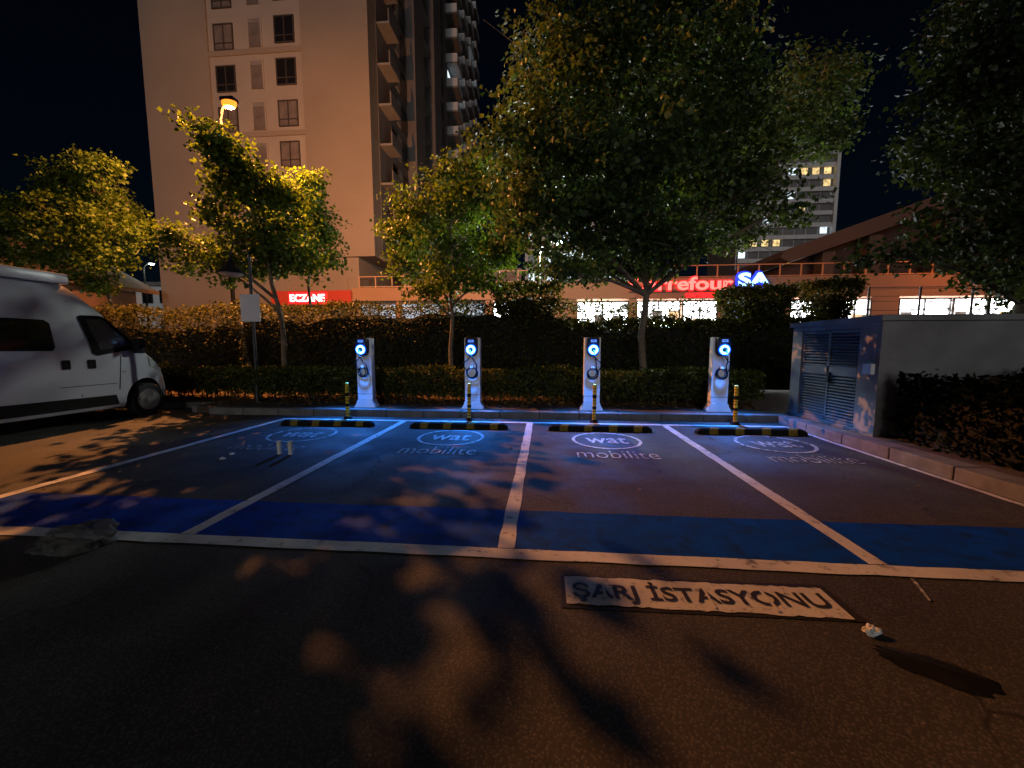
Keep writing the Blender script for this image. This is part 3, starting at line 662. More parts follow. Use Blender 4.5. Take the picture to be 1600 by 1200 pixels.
tree('leaning_tree', 'lopsided tree with patchy orange lit crown in front of the tower', (-7.15, 10.0, Zs), 'leaning', 195, .105, M['leaf_tree'], M['bark'], .085, 2.1, (.1, 0))
tree('rear_tree', 'bright orange lit tree crown close behind the right side of the lopsided tree', (-9.0, 14.3, 0), 'rear', 150, .12, M['leaf_tree'], M['bark_dark'], .08, 2.6)
tree('hedge_tree', 'rounded tree with its right side lit orange above the campervan bonnet', (-16.3, 13.5, 0), 'far', 160, .12, M['leaf_tree'], M['bark_dark'], .09, 2.6)
tree('edge_tree', 'tree cut off by the left edge of the picture above the campervan', (-25.5, 15, 0), 'edge', 110, .13, M['leaf_tree'], M['bark_dark'], .1, 2.5)
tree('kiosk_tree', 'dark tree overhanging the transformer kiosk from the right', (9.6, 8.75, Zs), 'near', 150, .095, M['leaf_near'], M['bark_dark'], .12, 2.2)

def hfun(x, a, seed): return a*(math.sin(x*1.9+seed)+.6*math.sin(x*4.7+seed*2.1)+.4*math.sin(x*11.3+seed))
def hedge_points(n, x0, x1, y0, y1, z0, ztop, shell=.16, side_share=.5, lean=.55):
    P = np.empty((n, 3)); O = np.empty((n, 3))
    for i in range(n):
        x = random.uniform(x0, x1); zt = ztop(x)
        r = random.random(); dpt = abs(random.gauss(0, shell))
        if r < side_share:
            z = random.uniform(z0, zt); y = y0+dpt - .05*math.sin(x*3+z*4); o = (0, -1, .3)
        elif r < side_share+.3:
            z = zt-dpt*random.choice((1, 1, 2)); y = random.uniform(y0, y1); o = (0, 0, 1)
        elif r < side_share+.42:
            z = random.uniform(z0, zt); y = y1-dpt; o = (0, 1, .3)
        else:
            z = random.uniform(z0, zt); y = random.uniform(y0, y1); x = (x0+dpt) if random.random() < .5 else (x1-dpt); o = (0, 0, .5)
            if x1-x0 > 4.5: x = random.uniform(x0, x1)
        if lean and zt > 2: y += lean*(1-(z-z0)/(zt-z0))
        P[i] = (x, y, z); O[i] = o
    return P, O
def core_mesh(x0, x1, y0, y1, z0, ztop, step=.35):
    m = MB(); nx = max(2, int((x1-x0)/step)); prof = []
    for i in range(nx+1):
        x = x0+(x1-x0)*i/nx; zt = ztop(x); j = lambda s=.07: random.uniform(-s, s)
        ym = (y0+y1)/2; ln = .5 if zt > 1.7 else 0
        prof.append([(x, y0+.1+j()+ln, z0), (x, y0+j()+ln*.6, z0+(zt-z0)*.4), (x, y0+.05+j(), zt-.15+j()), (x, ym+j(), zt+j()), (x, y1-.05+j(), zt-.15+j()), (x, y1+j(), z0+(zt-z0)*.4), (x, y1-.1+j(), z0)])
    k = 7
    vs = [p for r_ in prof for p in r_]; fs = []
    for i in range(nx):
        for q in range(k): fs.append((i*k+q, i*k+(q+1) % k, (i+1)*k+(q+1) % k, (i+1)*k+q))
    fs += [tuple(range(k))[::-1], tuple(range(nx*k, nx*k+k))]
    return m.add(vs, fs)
def hedge(name, label, x0, x1, y0, y1, ztop, n, size, mat, z_leaf, z_core, core_drop, group, stems=0, shape='oval', shell=.16, dens=None, cat='hedge', side_share=.5, extra=None):
    t = thing(name, label, cat, ((x0+x1)/2, (y0+y1)/2, Zs), 0, group); off = np.array([(x0+x1)/2, (y0+y1)/2, Zs])
    P, O = hedge_points(n, x0, x1, y0, y1, z_leaf, ztop, shell, side_share)
    if dens: keep = np.array([random.random() < dens(*p) for p in P]); P = P[keep]; O = O[keep]
    if extra:
        P2, O2 = hedge_points(extra[0], extra[1], extra[2], y0, y1, extra[3]-.3, lambda x: extra[3]+hfun(x, .06, 2), .12, .35); P = np.concatenate([P, P2]); O = np.concatenate([O, O2])
    link('foliage', leaves_mesh('foliage', P-off, size, mat, shape, .4, .0, O), t)
    cd_ = core_drop if callable(core_drop) else (lambda x: core_drop)
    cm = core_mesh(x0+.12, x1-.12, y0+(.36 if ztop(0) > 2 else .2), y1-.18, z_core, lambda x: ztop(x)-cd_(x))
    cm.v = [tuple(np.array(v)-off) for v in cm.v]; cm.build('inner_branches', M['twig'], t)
    if stems:
        sm = MB()
        for i in range(stems):
            x = random.uniform(x0+.1, x1-.1); y = random.uniform(y0+.25, y1-.2)
            sm.tube([Vector((x, y, Zs-.03))-Vector(off), Vector((x+random.uniform(-.1, .1), y+random.uniform(-.1, .1), z_core+.15))-Vector(off)], [.016, .01], 5)
        tag(sm.build('stems', M['bark_dark'], t), kind='stuff')
    return t
lowtop = lambda x: .95+hfun(x, .03, 1.3)+.12*max(0, math.sin(x*2.3+.7))**6*random.random()
hedge('low_hedge', 'low dark clipped hedge running behind the four chargers', -7.6, 4.75, 8.62, 9.55, lowtop, 24000, .075, M['leaf_low'], .32, .42, .16, 'clipped hedges', 130)
hedge('low_hedge', 'short low hedge at the campervan nose', -12.5, -7.7, 8.75, 9.55, lambda x: .98+hfun(x, .05, 2.3), 7000, .08, M['leaf_low'], .32, .42, .16, 'clipped hedges', 40)
def tall(x): return 2.78+hfun(x, .07, .4) + (.0 if x < 0 else -.02)
def tall_dens(x, y, z):
    if z < 2.1: return 1
    if x < -1.4: return .85
    if x < .6: return .95
    if x < 3.0: return .6
    return .36 if x < 5.3 else .6
hedge('tall_hedge', 'tall dark hedge forming a wall behind the trees', -9.6, 7.4, 11.0, 12.3, tall, 34000, .09, M['leaf_hedge'], .3, .2, lambda x: .34 if x < .4 else .70, 'clipped hedges', 0, 'oval', .2, tall_dens, extra=(11000, .2, 7.4, 2.26))
hedge('tall_hedge', 'ragged orange topped hedge behind the campervan windscreen', -19, -9.7, 11.2, 12.4, lambda x: 2.72+hfun(x, .1, 2.4), 14000, .1, M['leaf_hedge'], .4, .2, .6, 'clipped hedges', 0, 'oval', .22)
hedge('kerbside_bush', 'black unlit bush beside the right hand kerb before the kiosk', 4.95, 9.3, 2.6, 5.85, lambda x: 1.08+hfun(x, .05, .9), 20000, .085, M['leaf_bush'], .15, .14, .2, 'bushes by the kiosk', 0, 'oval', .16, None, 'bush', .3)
def topiary(label, x, y, z0, z1, r, n, flat=.6):
    t = thing('topiary_shrub', label, 'shrub', (x, y, Zs), 0, 'topiary shrubs standing above the hedge')
    m = n; th = rng.uniform(0, 2*math.pi, m); u = rng.uniform(0, 1, m)
    rr = r*(.45+.55*u**flat)*rng.uniform(.55, 1.08, m)**.5*(1+.12*np.sin(th*3+1)); zz = z0+(z1-z0)*u
    top = rng.uniform(size=m) < .3
    rr[top] = r*np.sqrt(rng.uniform(0, 1.05, top.sum())); zz[top] = z1+rng.normal(0, .06, top.sum())
    P = np.stack([rr*np.cos(th), rr*np.sin(th)*.8, zz-Zs], 1); O = np.stack([np.cos(th), np.sin(th), .5+0*th], 1)
    link('foliage', leaves_mesh('foliage', P, .1, M['leaf_hedge'], 'oval', .3, 0, O), t)
    MB().lathe([(.2*r, z0+.1-Zs), (.42*r, z0+(z1-z0)*.4-Zs), (.45*r, z1-.42-Zs), (.15*r, z1-.3-Zs)], (0, 0, 0), 12).build('inner_branches', M['twig'], t)
    MB().tube([(0, 0, -.03), (.03, 0, 1), (0, 0, z0+.2-Zs)], [.05, .045, .04], 7).build('stem', M['bark_dark'], t)
topiary('flat topped dark topiary beneath the blue neon letters', 6.05, 11.9, 2.1, 3.08, 1.05, 5200)
topiary('cone shaped dark topiary above the transformer kiosk roof', 8.45, 12.4, 2.15, 3.32, .85, 4200, 1.0)
topiary('dark topiary clump between the slim tree and the broad tree', -.65, 11.9, 2.1, 3.25, 1.1, 5200)
# fallen leaves on the bed
n = 5000
P = np.stack([rng.uniform(-12, 4.7, n), rng.uniform(8.3, 10.8, n), np.full(n, .15)], 1)
P[:, 1] = np.where(rng.uniform(size=n) < .5, rng.uniform(8.75, 9.6, n), P[:, 1])
o = link('fallen_leaves', leaves_mesh('fallen_leaves', P, .08, M['leaf_dry'], 'maple', 1.6, 0)); tag(o, 'dry fallen leaves lying on the soil under the low hedge', kind='stuff')
n = 50
P = np.stack([rng.uniform(-7, 4.4, n), rng.uniform(3.4, 7.6, n), np.full(n, .012)], 1)
o = link('scattered_leaves', leaves_mesh('scattered_leaves', P, .05, M['leaf_dry'], 'oval', 2.5, 0)); tag(o, 'tiny dry leaves scattered over the asphalt', kind='stuff')

# ================================================================== TRANSFORMER KIOSK
kx = thing('transformer_kiosk', 'low grey concrete transformer kiosk with louvred steel door', 'kiosk', (4.85, 6.02, .13))
kb = MB()
kb.box(0, 5.2, 0, .38, 0, 1.70).box(.0, 5.2, 1.73, 2.0, 0, 1.70).box(.1, 5.2, .38, 1.73, 0, 1.70).box(0, .1, .38, 1.73, 1.62, 1.70).box(0, .1, .38, 1.73, 0, .06)
kb.build('wall', M['kiosk'], kx)
MB().bevbox(-.05, 5.3, -.05, 2.05, 1.703, 1.79, .015).build('roof_slab', M['kiosk'], kx)
MB().box(-.02, .0, -.02, 2.02, 0, .05).build('plinth_strip', M['concrete'], kx)
dr = MB().box(.03, .07, .39, .43, .07, 1.61).box(.03, .07, 1.68, 1.72, .07, 1.61).box(.03, .07, 1.035, 1.075, .07, 1.61).box(.03, .07, .43, 1.68, 1.57, 1.61).box(.03, .07, .43, 1.68, .07, .11).build('door', M['louvre'], kx)
sl = MB().prism([(.02, 0), (.075, .034), (.082, .028), (.028, -.008)], 'y', .435, 1.03).prism([(.02, 0), (.075, .034), (.082, .028), (.028, -.008)], 'y', 1.08, 1.675).mesh('slat'); sl.materials.append(M['louvre'])
for i in range(28):
    if 14 <= i <= 16: continue
    link('slat', sl, dr, (0, 0, .13+i*.0515))
MB().box(.03, .08, .435, 1.675, .13+14*.0515, .13+17*.0515).build('door_panel', M['louvre'], dr)
MB().box(.0, .03, .98, 1.02, .72, .9).build('handle', M['lamp_metal'], dr)
MB().bevbox(-.06, 0, .06, .22, .92, 1.08, .012).build('cable_box', M['white_print'], kx)

fc = thing('wire_fence', 'thin dark wire fence standing between the kiosk and the bright shops', 'fence', (7.6, 14, 0))
pm = MB().tube([(0, 0, 0), (0, 0, 3.45)], .035, 7).mesh('post'); pm.materials.append(M['lamp_metal'])
for i in range(6): link('post', pm, fc, (i*1.58, 0, 0))
for z in (3.4, 3.0, 2.7, 2.2, 1.6, 1.0): MB().tube([(0, 0, z), (7.9, 0, z-.03)], .008, 5).build('wire', M['lamp_metal'], fc)

# ================================================================== STREET LAMPS
def sodium_lamp(label, x, y, z, power, name='street_lamp'):
    t = thing(name, label, 'street lamp', (x-.75, y+.5, 0), 0, 'tall sodium street lamps')
    hx, hy = .75, -.5                                   # lamp head relative to the pole
    MB().tube([(0, 0, 0), (0, 0, 1.2), (0, 0, z-.5)], [.11, .08, .045], 10).build('pole', M['pole_dark'], t, smooth=True)
    MB().tube([(0, 0, z-.52), (0, 0, z-.2), (.03, 0, z+.02), (.2, -.12, z+.16), (hx, hy, z+.2)], [.045, .04, .04, .035, .035], 8).build('arm', M['pole_dark'], t, smooth=True)
    MB().bevbox(hx-.24, hx+.24, hy-.15, hy+.15, z+.06, z+.19, .05).build('lamp_head', M['pole_dark'], t, smooth=True)
    le = MB().lathe([(.05, -.13), (.13, -.1), (.17, -.03), (.18, .065)], (0, 0, 0), 18).build('lens', M['sodium'], t, smooth=True, loc=(hx, hy, z)); le.scale = (1.35, .9, 1)
    MB().lathe([(.02, -.15), (.07, -.13), (.085, -.08), (.07, -.06)], (hx, hy, z), 14).build('bulb', M['bulb'], t, smooth=True)
    ld = bpy.data.lights.new('sodium_light', 'POINT'); ld.energy = power; ld.color = (1.0, .35, .09); ld.shadow_soft_size = .03
    link('sodium_light', ld, t, (hx, hy, z-.22))
    return t
sodium_lamp('glowing orange street lamp standing in front of the tan tower', -10.40, 12.6, 9.41, 11500)
sodium_lamp('assumed orange street lamp hidden in the dark crown over the kiosk', 25.0, 23, 7.6, 550)  # assumed second sodium lamp, added out of sight to light the arcade wall
t = thing('street_lamp', 'assumed white street lamp shining through the leaves between slim and broad tree', 'street lamp', (-.25, 16, 0))  # assumed lamp, added behind the crowns to light their lower leaves
MB().tube([(0, 0, 0), (0, 0, 5.2), (.1, 0, 5.5), (.5, 0, 5.72)], [.08, .05, .045, .04], 8).build('pole', M['galv'], t)
MB().bevbox(.35, 1.05, -.12, .12, 5.68, 5.8, .04).build('lamp_head', M['galv'], t)
MB().lathe([(.05, -.1), (.16, -.06), (.18, .0)], (.75, 0, 5.675), 14).build('lens', M['white_lamp'], t)
ld = bpy.data.lights.new('white_light', 'POINT'); ld.energy = 1800; ld.color = (.9, 1, .9); ld.shadow_soft_size = .12; link('white_light', ld, t, (.75, 0, 5.45))
t = thing('street_lamp', 'distant white street lamp at the tower foot', 'street lamp', (-33.3, 30, 0))
MB().tube([(0, 0, 0), (0, 0, 7.9), (.1, 0, 8.2), (.5, 0, 8.42)], [.09, .06, .05, .045], 8).build('pole', M['pole_dark'], t)
MB().bevbox(.35, 1.05, -.12, .12, 8.38, 8.5, .04).build('lamp_head', M['pole_dark'], t)
MB().lathe([(.05, -.1), (.16, -.06), (.18, .0)], (.75, 0, 8.375), 14).build('lens', M['white_lamp'], t)
ld = bpy.data.lights.new('white_light', 'POINT'); ld.energy = 250; ld.color = (.85, 1, .92); ld.shadow_soft_size = .12; link('white_light', ld, t, (.75, 0, 8.15))

t = thing('park_lamp', 'unlit black park lamp with conical shade and a blank plate on its post', 'lamp post', (-6.95, 8.72, Zs))
MB().tube([(0, 0, -.03), (0, 0, .5), (0, 0, .52), (0, 0, 3.45)], [.075, .07, .045, .035], 10).build('post', M['lamp_metal'], t, smooth=True)
arc = [(0, 0, 3.42)] + [(-.24+.24*math.cos(a), 0, 3.45+.34*math.sin(a)) for a in [math.pi*i/10 for i in range(1, 10)]] + [(-.47, 0, 3.42)]
MB().tube(arc, .018, 8).build('arm', M['lamp_metal'], t, smooth=True)
MB().lathe([(.02, .42), (.035, .36), (.05, .30), (.09, .26), (.14, .17), (.28, .04), (.29, .0), (.27, .01), (.12, .14), (.05, .2)], (-.47, 0, 3.06), 24).build('lamp_shade', M['lamp_metal'], t, smooth=True)
MB().lathe([(.05, -.05), (.17, -.035), (.255, .02), (.25, .03)], (-.47, 0, 3.04), 24).build('diffuser', M['shade_white'], t, smooth=True)
o = MB().bevbox(-.24, .24, -.075, -.055, 1.93, 2.57, .004).build('sign_plate', M['plate'], t); o['label'] = 'blank pale grey rectangular plate'
for z in (2.1, 2.4): MB().torus((0, 0, z), .043, .012, 'z', 14, 6).box(-.03, .03, -.055, -.03, z-.02, z+.02).build('clamp', M['galv'], t)

# ================================================================== CHARGERS
def cable_mesh(seed):
    rr = random.Random(seed); cb = MB(); d = .09
    for q in range(3):
        r_ = .10+rr.uniform(-.012, .02); cb.torus((rr.uniform(-.015, .015), -d-.05-.02*q, .90-r_-rr.uniform(0, .02)), r_, .011, 'y', 30, 7, rr.uniform(-.02, .03))
    e = rr.uniform(-.08, .1)
    cb.tube([(.005, -.34, 1.22), (.012+e*.2, -.36, 1.14), (.045+e*.6, -.31, 1.02+rr.uniform(-.03, .03)), (.06+e*.5, -.2, .95), (.095, -.15, .84)], .011, 7)
    s_ = rr.choice((-1, -1, 1))
    cb.tube([(-.02*s_*-1, -.20, 1.15), (.08*s_, -.22, 1.05+rr.uniform(-.02, .02)), (.16*s_, -.2, 1.0), (.19*s_, -.17, .96+rr.uniform(-.05, .05)), (.10*s_, -.15, .80)], .01, 7)
    return cb
def charger_proto():
    t = link('charging_station', None)
    w, d = .165, .09
    foot = [(-.235, 0), (.235, 0), (.235, .02), (.185, .10), (w, .17), (-w, .17), (-.185, .10), (-.235, .02)]
    MB().prism(foot, 'y', -.12, .12).build('foot', M['pedestal'], t)
    MB().bevbox(-w, w, -d, d, .17, 1.52, .008).build('pedestal', M['pedestal'], t)
    MB().box(-w-.003, w+.003, -d-.003, d+.003, .30, .305).build('seam', M['black_plastic'], t)
    # black wall box hung on the front
    u = link('charger_unit', None, t, (0, -d, 1.27))
    out = [(-.125, .22), (-.115, .245), (-.08, .25), (.08, .25), (.115, .245), (.125, .22), (.125, .02), (.115, -.06), (.075, -.12), (.02, -.135), (-.02, -.135), (-.075, -.12), (-.115, -.06), (-.125, .02)]
    body = MB(); nn = len(out)
    rings = [(1.0, 0.0), (1.0, -.10), (.96, -.135), (.86, -.145)]
    vs = [(x*s_, y_, (z-.05)*s_+.05) for s_, y_ in rings for x, z in out]; fs = []
    for i in range(len(rings)-1):
        for k in range(nn): fs.append((i*nn+k, i*nn+(k+1) % nn, (i+1)*nn+(k+1) % nn, (i+1)*nn+k))
    fs += [tuple(range(nn))[::-1], tuple(range(3*nn, 4*nn))]
    bo = body.add(vs, fs).build('housing', M['black_plastic'], u, smooth=True)
    MB().box(-.055, .06, -.149, -.146, .155, .205).build('label', M['plate'], u)
    tm_ = fit_text(text_mesh('wat', 1, .01), .075, .032); tm_.materials.clear(); tm_.materials.append(M['black_plastic']); link('logo_lettering', tm_, u, (.0, -.151, .18), (R(90), 0, 0))
    MB().lathe([(.118, -.14), (.118, -.1475), (.112, -.149), (.05, -.149)], (0, 0, 0), 30, 'y').build('painted_glow', M['led_halo'], u, smooth=True)  # added glowing disc imitates the ring's glow on the housing
    MB().torus((0, -.155, 0), .071, .021, 'y', 36, 10).build('led_ring', M['led'], u, smooth=True)
    MB().lathe([(.044, -.145), (.046, -.19), (.036, -.2)], (0, 0, 0), 20, 'y').build('socket', M['black_plastic'], u, smooth=True)
    MB().tube([(0, -.19, 0), (0, -.23, -.01), (.005, -.25, -.05)], [.028, .027, .02], 10).build('plug', M['black_plastic'], u, smooth=True)
    # coiled cable
    cable_mesh(1).build('cable', M['rubber'], t, smooth=True)
    MB().box(-.03, .03, -d-.10, -d+.01, .885, .93).build('cable_hook', M['pedestal'], t)
    ld = bpy.data.lights.new('led_light', 'SPOT'); ld.energy = 520; ld.color = (.035, .24, 1.0); ld.shadow_soft_size = .05; ld.spot_size = R(116); ld.spot_blend = 1.0
    link('led_light', ld, u, (0, -.27, .0), (R(-24), 0, 0))
    gd = bpy.data.lights.new('ring_light', 'POINT'); gd.energy = 8; gd.color = (.03, .22, 1.0); gd.shadow_soft_size = .05
    link('ring_light', gd, u, (0, -.26, .0))
    return t
proto = charger_proto()
CH = [(-3.93, 8.17, 'white charging pedestal with blue ring light nearest the campervan', .04), (-1.54, 8.19, 'white charging pedestal with blue ring light in front of the slim tree trunk', 0),
      (.985, 8.17, 'white charging pedestal with blue ring light just left of the broad tree trunk', 0), (3.57, 8.22, 'white charging pedestal with blue ring light nearest the transformer kiosk', -.05)]
for i, (x, y, lab, rz) in enumerate(CH):
    o = proto if i == 0 else copy_tree(proto)
    o.location = (x, y, Zs+.006); o.rotation_euler = (0, 0, rz); tag(o, lab, 'charger', 'charging pedestals on the kerb')
    if i:
        for ch in children(o):
            if ch.name.startswith('cable') and 'hook' not in ch.name:
                me = cable_mesh(i*7+3).mesh('cable'); me.materials.append(M['rubber']); me.shade_smooth(); ch.data = me

def bollard_proto():
    t = link('bollard', None)
    MB().lathe([(.085, 0), (.085, .012), (.06, .045), (.04, .055)], (0, 0, 0), 18).build('base', M['rubber'], t, smooth=True)
    prof = [(.03, .05)]
    z = .05
    while z < .70:
        prof += [(.036, z+.004), (.036, z+.046), (.031, z+.05), (.031, z+.054)]; z += .055
    prof += [(.036, .71), (.034, .735), (.018, .745)]
    MB().lathe(prof, (0, 0, 0), 16).build('post', M['yellow'], t, smooth=True)
    for z0, z1 in ((.26, .315), (.47, .54)): MB().lathe([(.0365, z0), (.0385, z0+.004), (.0385, z1-.004), (.0365, z1)], (0, 0, 0), 16).build('black_band', M['rubber'], t, smooth=True)
    for z0 in (.105, .16, .215, .38, .435, .60, .655): MB().lathe([(.0365, z0-.006), (.0368, z0-.005), (.0368, z0+.005), (.0365, z0+.006)], (0, 0, 0), 14).build('groove', M['rubber'], t)
    return t
bp = bollard_proto()
for i, (x, y, lab) in enumerate([(-3.995, 7.43, 'yellow and black flexible bollard nearest the campervan'), (-1.49, 7.46, 'yellow and black flexible bollard overlapping the charger by the slim tree'),
                                 (.964, 7.47, 'yellow and black flexible bollard overlapping the charger by the broad tree'), (3.60, 7.50, 'yellow and black flexible bollard nearest the transformer kiosk')]):
    o = bp if i == 0 else copy_tree(bp)
    o.location = (x, y, .002); o.rotation_euler = (random.uniform(-.02, .02), random.uniform(-.02, .02), i*1.3); tag(o, lab, 'bollard', 'flexible bollards along the back line')

def stop_proto():
    t = link('wheel_stop', None); L_ = .88
    sec = [(-.075, 0), (.075, 0), (.055, .085), (.035, .1), (-.035, .1), (-.055, .085)]
    b = MB(); n = len(sec); vs = []
    for x, s_ in ((-L_, .55), (-L_+.07, 1), (L_-.07, 1), (L_, .55)): vs += [(x, p[0]*(.8+.2*s_), p[1]*s_) for p in sec]
    fs = [(i*n+k, i*n+(k+1) % n, (i+1)*n+(k+1) % n, (i+1)*n+k) for i in range(3) for k in range(n)] + [tuple(range(n))[::-1], tuple(range(3*n, 4*n))]
    b.add(vs, fs).build('rubber_body', M['rubber'], t)
    for x in (-.62, -.2, .22, .64):
        p = MB(); q = [(-.077, .004), (-.057, .087), (-.036, .1035), (.036, .1035), (.057, .087)]
        vs = [(x-.07+(.03 if i > 1 else 0), a, z) for i, (a, z) in enumerate(q)] + [(x+.07+(.03 if i > 1 else 0), a, z) for i, (a, z) in enumerate(q)]
        p.add(vs, [(i, i+1, i+6, i+5) for i in range(4)] + [(0, 5, 9, 4)]).build('yellow_patch', M['dull_yellow'], t)
    return t
sp = stop_proto()
for i, (x, y, lab) in enumerate([(-4.02, 6.74, 'black rubber wheel stop with dull yellow patches in the bay beside the campervan'), (-1.53, 6.70, 'black rubber wheel stop in the second bay from the campervan'),
                                 (.96, 6.69, 'black rubber wheel stop in the third bay from the campervan'), (3.44, 6.64, 'black rubber wheel stop in the bay beside the kiosk')]):
    o = sp if i == 0 else copy_tree(sp)
    o.location = (x, y, .003); o.rotation_euler = (0, 0, random.uniform(-.015, .015)); tag(o, lab, 'wheel stop', 'rubber wheel stops in the bays')

# ================================================================== CAMPERVAN
def campervan():
    t = thing('campervan', 'white high roofed campervan parked nose in beside the first bay', 'van', (-9.47, 5.2, 0))
    prof = [(2.2, 2.45), (2.24, 2.6), (2.4, 2.69), (3.2, 2.72), (5.0, 2.725), (6.0, 2.71), (6.22, 2.66), (6.36, 2.56), (6.44, 2.48), (6.75, 2.17), (7.05, 1.86), (7.36, 1.53), (7.5, 1.42), (7.7, 1.27), (7.88, 1.10), (8.0, .95), (8.08, .8), (8.13, .62), (8.14, .45)]
    def hw(y): return 1.02 if y < 6.9 else 1.02-.30*max(0, (y-6.9)/1.24)**2.6
    Z = [.26, .34, .5, .8, 1.1, 1.3, 1.5, 1.7, 1.95, 2.2, 2.45, 2.6]
    Wz = [.93, .985, 1.0, 1.0, 1.0, .995, .985, .97, .945, .915, .87, .80]
    vs = []; k = 2*(len(Z)+1)
    for y, zr in prof:
        h = hw(y); right = []
        for z, w in zip(Z, Wz):
            zz = min(z, zr-.05); ww = np.interp(zz, Z, Wz)*h
            if z > zr-.05: ww -= .012*(z-zz)
            right.append((ww, y-5.2, zz - .0*(z-zz)))
        tw_ = np.interp(min(zr-.05, 2.6), Z, Wz)*h
        right.append((tw_-.10, y-5.2, zr))
        # keep collapsed points apart
        for i in range(1, len(right)-1):
            if right[i][2] - right[i-1][2] < .002: right[i] = (right[i-1][0]-.004, right[i][1], right[i-1][2]+.002)
        left = [(-x, yy, z) for x, yy, z in reversed(right)]
        vs += right + left
    n = len(prof); fs = []
    for i in range(n-1):
        for q in range(k): fs.append((i*k+q, i*k+(q+1) % k, (i+1)*k+(q+1) % k, (i+1)*k+q))
    fs += [tuple(range(k))[::-1], tuple(range((n-1)*k, n*k))]
    me = MB().add(vs, fs).mesh('body'); me.materials.append(M['van_white']); me.materials.append(M['rubber'])
    cut = MB()
    for y in (2.3, -1.78):
        cut.lathe([(.45, -.32), (.45, .32)], (.95, y, .36), 28, 'x').lathe([(.45, -.32), (.45, .32)], (-.95, y, .36), 28, 'x')
    cme = cut.mesh('cutter'); cme.materials.append(M['rubber']); cme.materials.append(M['rubber'])
    for p in cme.polygons: p.material_index = 1
    bo = link('body', me, t); co = link('cutter', cme, t)
    md = bo.modifiers.new('arches', 'BOOLEAN'); md.operation = 'DIFFERENCE'; md.object = co; md.solver = 'EXACT'
    dg = bpy.context.evaluated_depsgraph_get(); dg.update()
    nm = bpy.data.meshes.new_from_object(bo.evaluated_get(dg)); bo.modifiers.clear(); bo.data = nm; nm.name = 'body'
    bpy.data.objects.remove(co, do_unlink=True)
    nm.shade_smooth(); nm.set_sharp_from_angle(angle=R(32))
    def sx(z): return float(np.interp(z, Z, Wz))*1.02
    def panel(name, pts, mat, proud=.006, par=t, s=1):
        m = MB(); n_ = len(pts)
        a = [(s*(sx(z)*hw(y)/1.02+proud), y-5.2, z) for y, z in pts]; b = [(s*(sx(z)*hw(y)/1.02-.03), y-5.2, z) for y, z in pts]
        m.add(a+b, [tuple(range(n_)), tuple(range(n_, 2*n_))[::-1]] + [(i, (i+1) % n_, n_+(i+1) % n_, n_+i) for i in range(n_)])
        return m.build(name, mat, par)
    for s in (1, -1):
        panel('side_window', [(3.55, 1.40), (3.52, 1.45), (3.52, 1.86), (3.58, 1.92), (5.90, 1.92), (5.97, 1.86), (5.99, 1.45), (5.95, 1.39)], M['glass'], .012, s=s)
        f_ = panel('door_window', [(6.40, 2.0), (6.55, 1.34), (6.62, 1.30), (7.34, 1.43), (7.33, 1.50), (6.82, 2.02), (6.74, 2.05), (6.44, 2.04)], M['rubber'], .03, s=s)
        panel('pane', [(6.50, 1.97), (6.65, 1.40), (7.22, 1.50), (6.80, 1.95), (6.74, 1.99)], M['glass_van'], .036, f_, s=s)
        for y in (6.11, 6.5):
            hd = panel('door_handle', [(y-.055, 1.06), (y+.055, 1.06), (y+.06, 1.2), (y+.05, 1.225), (y-.05, 1.225), (y-.06, 1.2)], M['rubber'], .02, s=s)
        panel('side_trim', [(2.75, .33), (2.75, .56), (6.86, .52), (6.92, .33)], M['rubber'], .012, s=s)
        panel('door_seam', [(6.295, .55), (6.313, .55), (6.293, 2.28), (6.275, 2.28)], M['rubber'], .002, s=s)
        panel('door_seam', [(4.60, .58), (4.618, .58), (4.618, 1.39), (4.60, 1.39)], M['rubber'], .002, s=s)
        panel('door_seam', [(6.93, .62), (6.945, .62), (7.02, 1.28), (7.005, 1.28)], M['rubber'], .004, s=s)
        panel('body_crease', [(6.0, .74), (6.9, .74), (6.9, .75), (6.0, .75)], M['rubber'], .002, s=s)
        panel('slide_rail', [(2.5, 1.24), (5.2, 1.24), (5.2, 1.275), (2.5, 1.275)], M['rubber'], .006, s=s)
        panel('side_marker', [(7.02, .95), (7.09, .95), (7.09, .985), (7.02, .985)], M['clear_lens'], .008, s=s)
        panel('headlight', [(7.62, 1.05), (7.94, .93), (7.96, .98), (7.78, 1.14), (7.60, 1.27)], M['clear_lens'], .012, s=s)
        mr = MB().bevbox(.07, .24, -.09, .05, -.12, .2, .035).box(0, .1, -.03, .03, .0, .07).build('door_mirror', M['black_plastic'], t, smooth=True, loc=(s*.96, 7.30-5.2, 1.45))
        if s < 0: mr.scale.x = -1
        for y in (7.5, 3.42):
            w = link('wheel', None, t, (s*.90, y-5.2, .353)); 
            MB().lathe([(.22, -.1), (.33, -.105), (.348, -.08), (.35, 0), (.348, .08), (.33, .105), (.22, .1)], (0, 0, 0), 36, 'x').build('tyre', M['tyre'], w, smooth=True)
            MB().lathe([(.225, s*.09), (.22, s*.116), (.195, s*.108), (.15, s*.103), (.11, s*.112), (.07, s*.108), (.065, s*.13), (.03, s*.135)], (0, 0, 0), 28, 'x').build('rim', M['rim'], w, smooth=True)
    MB().bevbox(-.5, .5, 1.87-.02, 1.9, .0, .01, .002)
    ws = [(-.80, 6.50), (.80, 6.50), (.86, 7.28), (-.86, 7.28)]
    zr_ = lambda y: float(np.interp(y, [p[0] for p in prof], [p[1] for p in prof]))
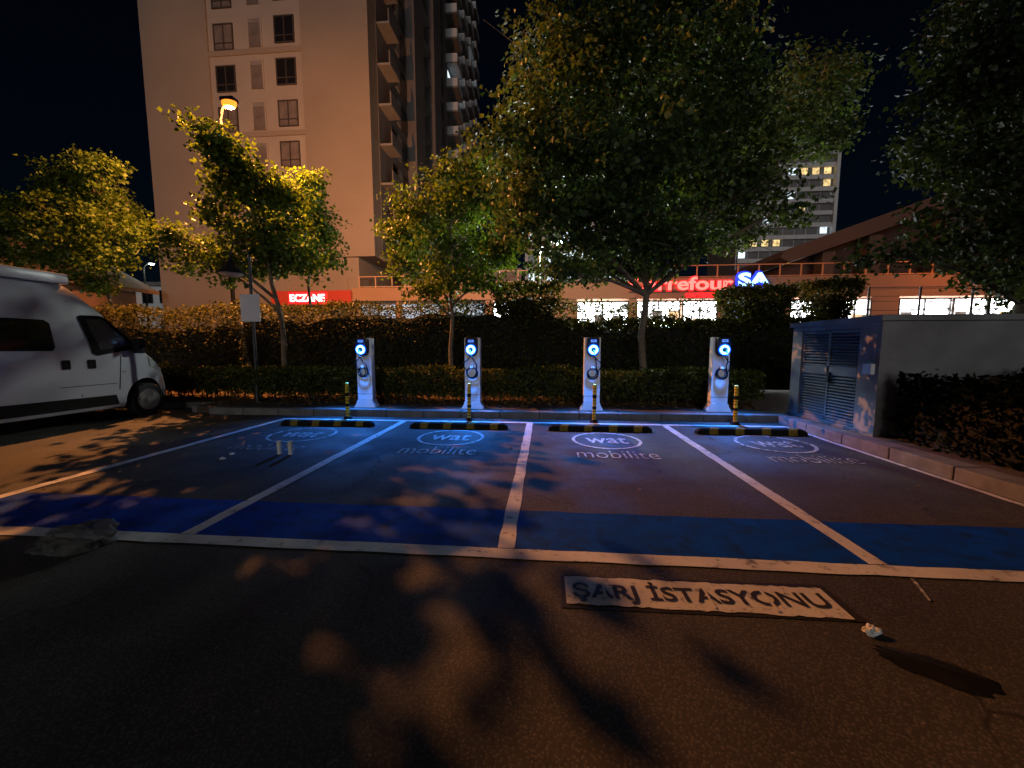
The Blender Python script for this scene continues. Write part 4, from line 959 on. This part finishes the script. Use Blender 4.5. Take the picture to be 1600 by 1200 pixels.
    MB().add([(x, y-5.2, zr_(y)+.008) for x, y in ws] + [(x, y-5.2, zr_(y)-.03) for x, y in ws], [(0, 1, 2, 3), (4, 7, 6, 5), (0, 4, 5, 1), (1, 5, 6, 2), (2, 6, 7, 3), (3, 7, 4, 0)]).build('windscreen', M['glass'], t)
    MB().bevbox(-.72, .72, 2.78, 2.965, .24, .62, .05).build('front_bumper', M['rubber'], t)
    MB().bevbox(.80, .96, -2.2, 1.13, 2.57, 2.75, .025).build('awning', M['van_white'], t, smooth=True)
    MB().box(-.6, -.2, -1.0, -.3, 2.715, 2.79).build('roof_vent', M['black_plastic'], t)
    MB().bevbox(-.55, .55, 2.915, 2.945, .70, .80, .01).build('grille', M['black_plastic'], t)
    return t
campervan()

# ================================================================== LITTER
def cup(label, x, y, tilt, name='paper_cup', h=.18, r=.034, group='paper cups in the first bay'):
    o = MB().lathe([(r*.8, 0), (r, h-.01), (r*1.1, h-.006), (r*1.1, h), (r*.98, h), (r*.78, .012)], (0, 0, 0), 18).build(name, M['cup'], None, smooth=True, loc=(x, y, .009))
    o.rotation_euler = (0, tilt, 0); return tag(o, label, 'cup', group)
cup('tall white paper cup standing in the first bay, nearer the campervan', -3.585, 4.83, 0)
cup('tall white paper cup standing in the first bay, nearer the bay line', -3.42, 4.82, 0)
from mathutils import noise as mnoise
def crumple(name, label, cat, x, y, sx_, sy_, sz_, mat, seed, rough=.35, sub=3, rz=0, group=None):
    bm = bmesh.new(); bmesh.ops.create_icosphere(bm, subdivisions=sub, radius=1); off = Vector((seed*3.1, seed*1.7, seed*.9))
    for v in bm.verts:
        d = v.co.normalized()
        f_ = .78 + rough*mnoise.noise(d*1.3+off)*1.3 + rough*.9*(.5-abs(mnoise.noise(d*2.6+off*2))*2) + rough*.45*(.5-abs(mnoise.noise(d*6.0+off))*2)
        v.co = Vector((d.x*sx_*f_, d.y*sy_*f_, max(d.z*sz_*f_, -sz_*.2)))
    zmin = min(v.co.z for v in bm.verts)
    for v in bm.verts: v.co.z -= zmin
    me = bpy.data.meshes.new(name); bm.to_mesh(me); bm.free(); me.materials.append(mat)
    o = link(name, me, None, (x, y, .003), (0, 0, rz)); return tag(o, label, cat, group)
bag = crumple('plastic_bag', 'limp grey plastic bag lying on the front line at the left', 'bag', -3.40, 2.40, .25, .19, .17, M['bag_white'], 5, .22, 5, .4)
bag.data.shade_smooth()
pts = []
for i in range(40):
    a_ = 2*math.pi*i/40; r_ = 1+.34*mnoise.noise(Vector((math.cos(a_)*1.5, math.sin(a_)*1.5, 3)))+.2*mnoise.noise(Vector((math.cos(a_)*3, math.sin(a_)*4, 1)))
    pts.append((.21*math.cos(a_)*r_, .085*math.sin(a_)*r_))
m_ = MB(); vs = [(x_, y_, .0) for x_, y_ in pts] + [(x_*.9, y_*.88, .006) for x_, y_ in pts] + [(0, 0, .008)]
m_.add(vs, [(i, (i+1) % 40, 40+(i+1) % 40, 40+i) for i in range(40)] + [(40+i, 40+(i+1) % 40, 80) for i in range(40)])
o = m_.build('oily_puddle', M['puddle'], None, smooth=True, loc=(1.775, 1.765, .002)); o.rotation_euler = (0, 0, -.46)
tag(o, 'black oily puddle glinting on the asphalt beyond the stencilled writing', 'puddle')
o = crumple('paper_scrap', 'crumpled white paper scrap beside the stencilled writing', 'paper', 1.665, 1.975, .042, .03, .035, M['cup'], 12, .5, 3, .3, 'paper scraps')
crumple('paper_scrap', 'small white paper scrap in the first bay closer to the front line', 'paper', -4.17, 4.55, .04, .03, .03, M['cup'], 14, .5, 2, 0, 'paper scraps')
crumple('paper_scrap', 'small white paper scrap in the first bay closer to the wheel stop', 'paper', -4.21, 4.76, .04, .03, .025, M['cup'], 15, .5, 2, 1, 'paper scraps')
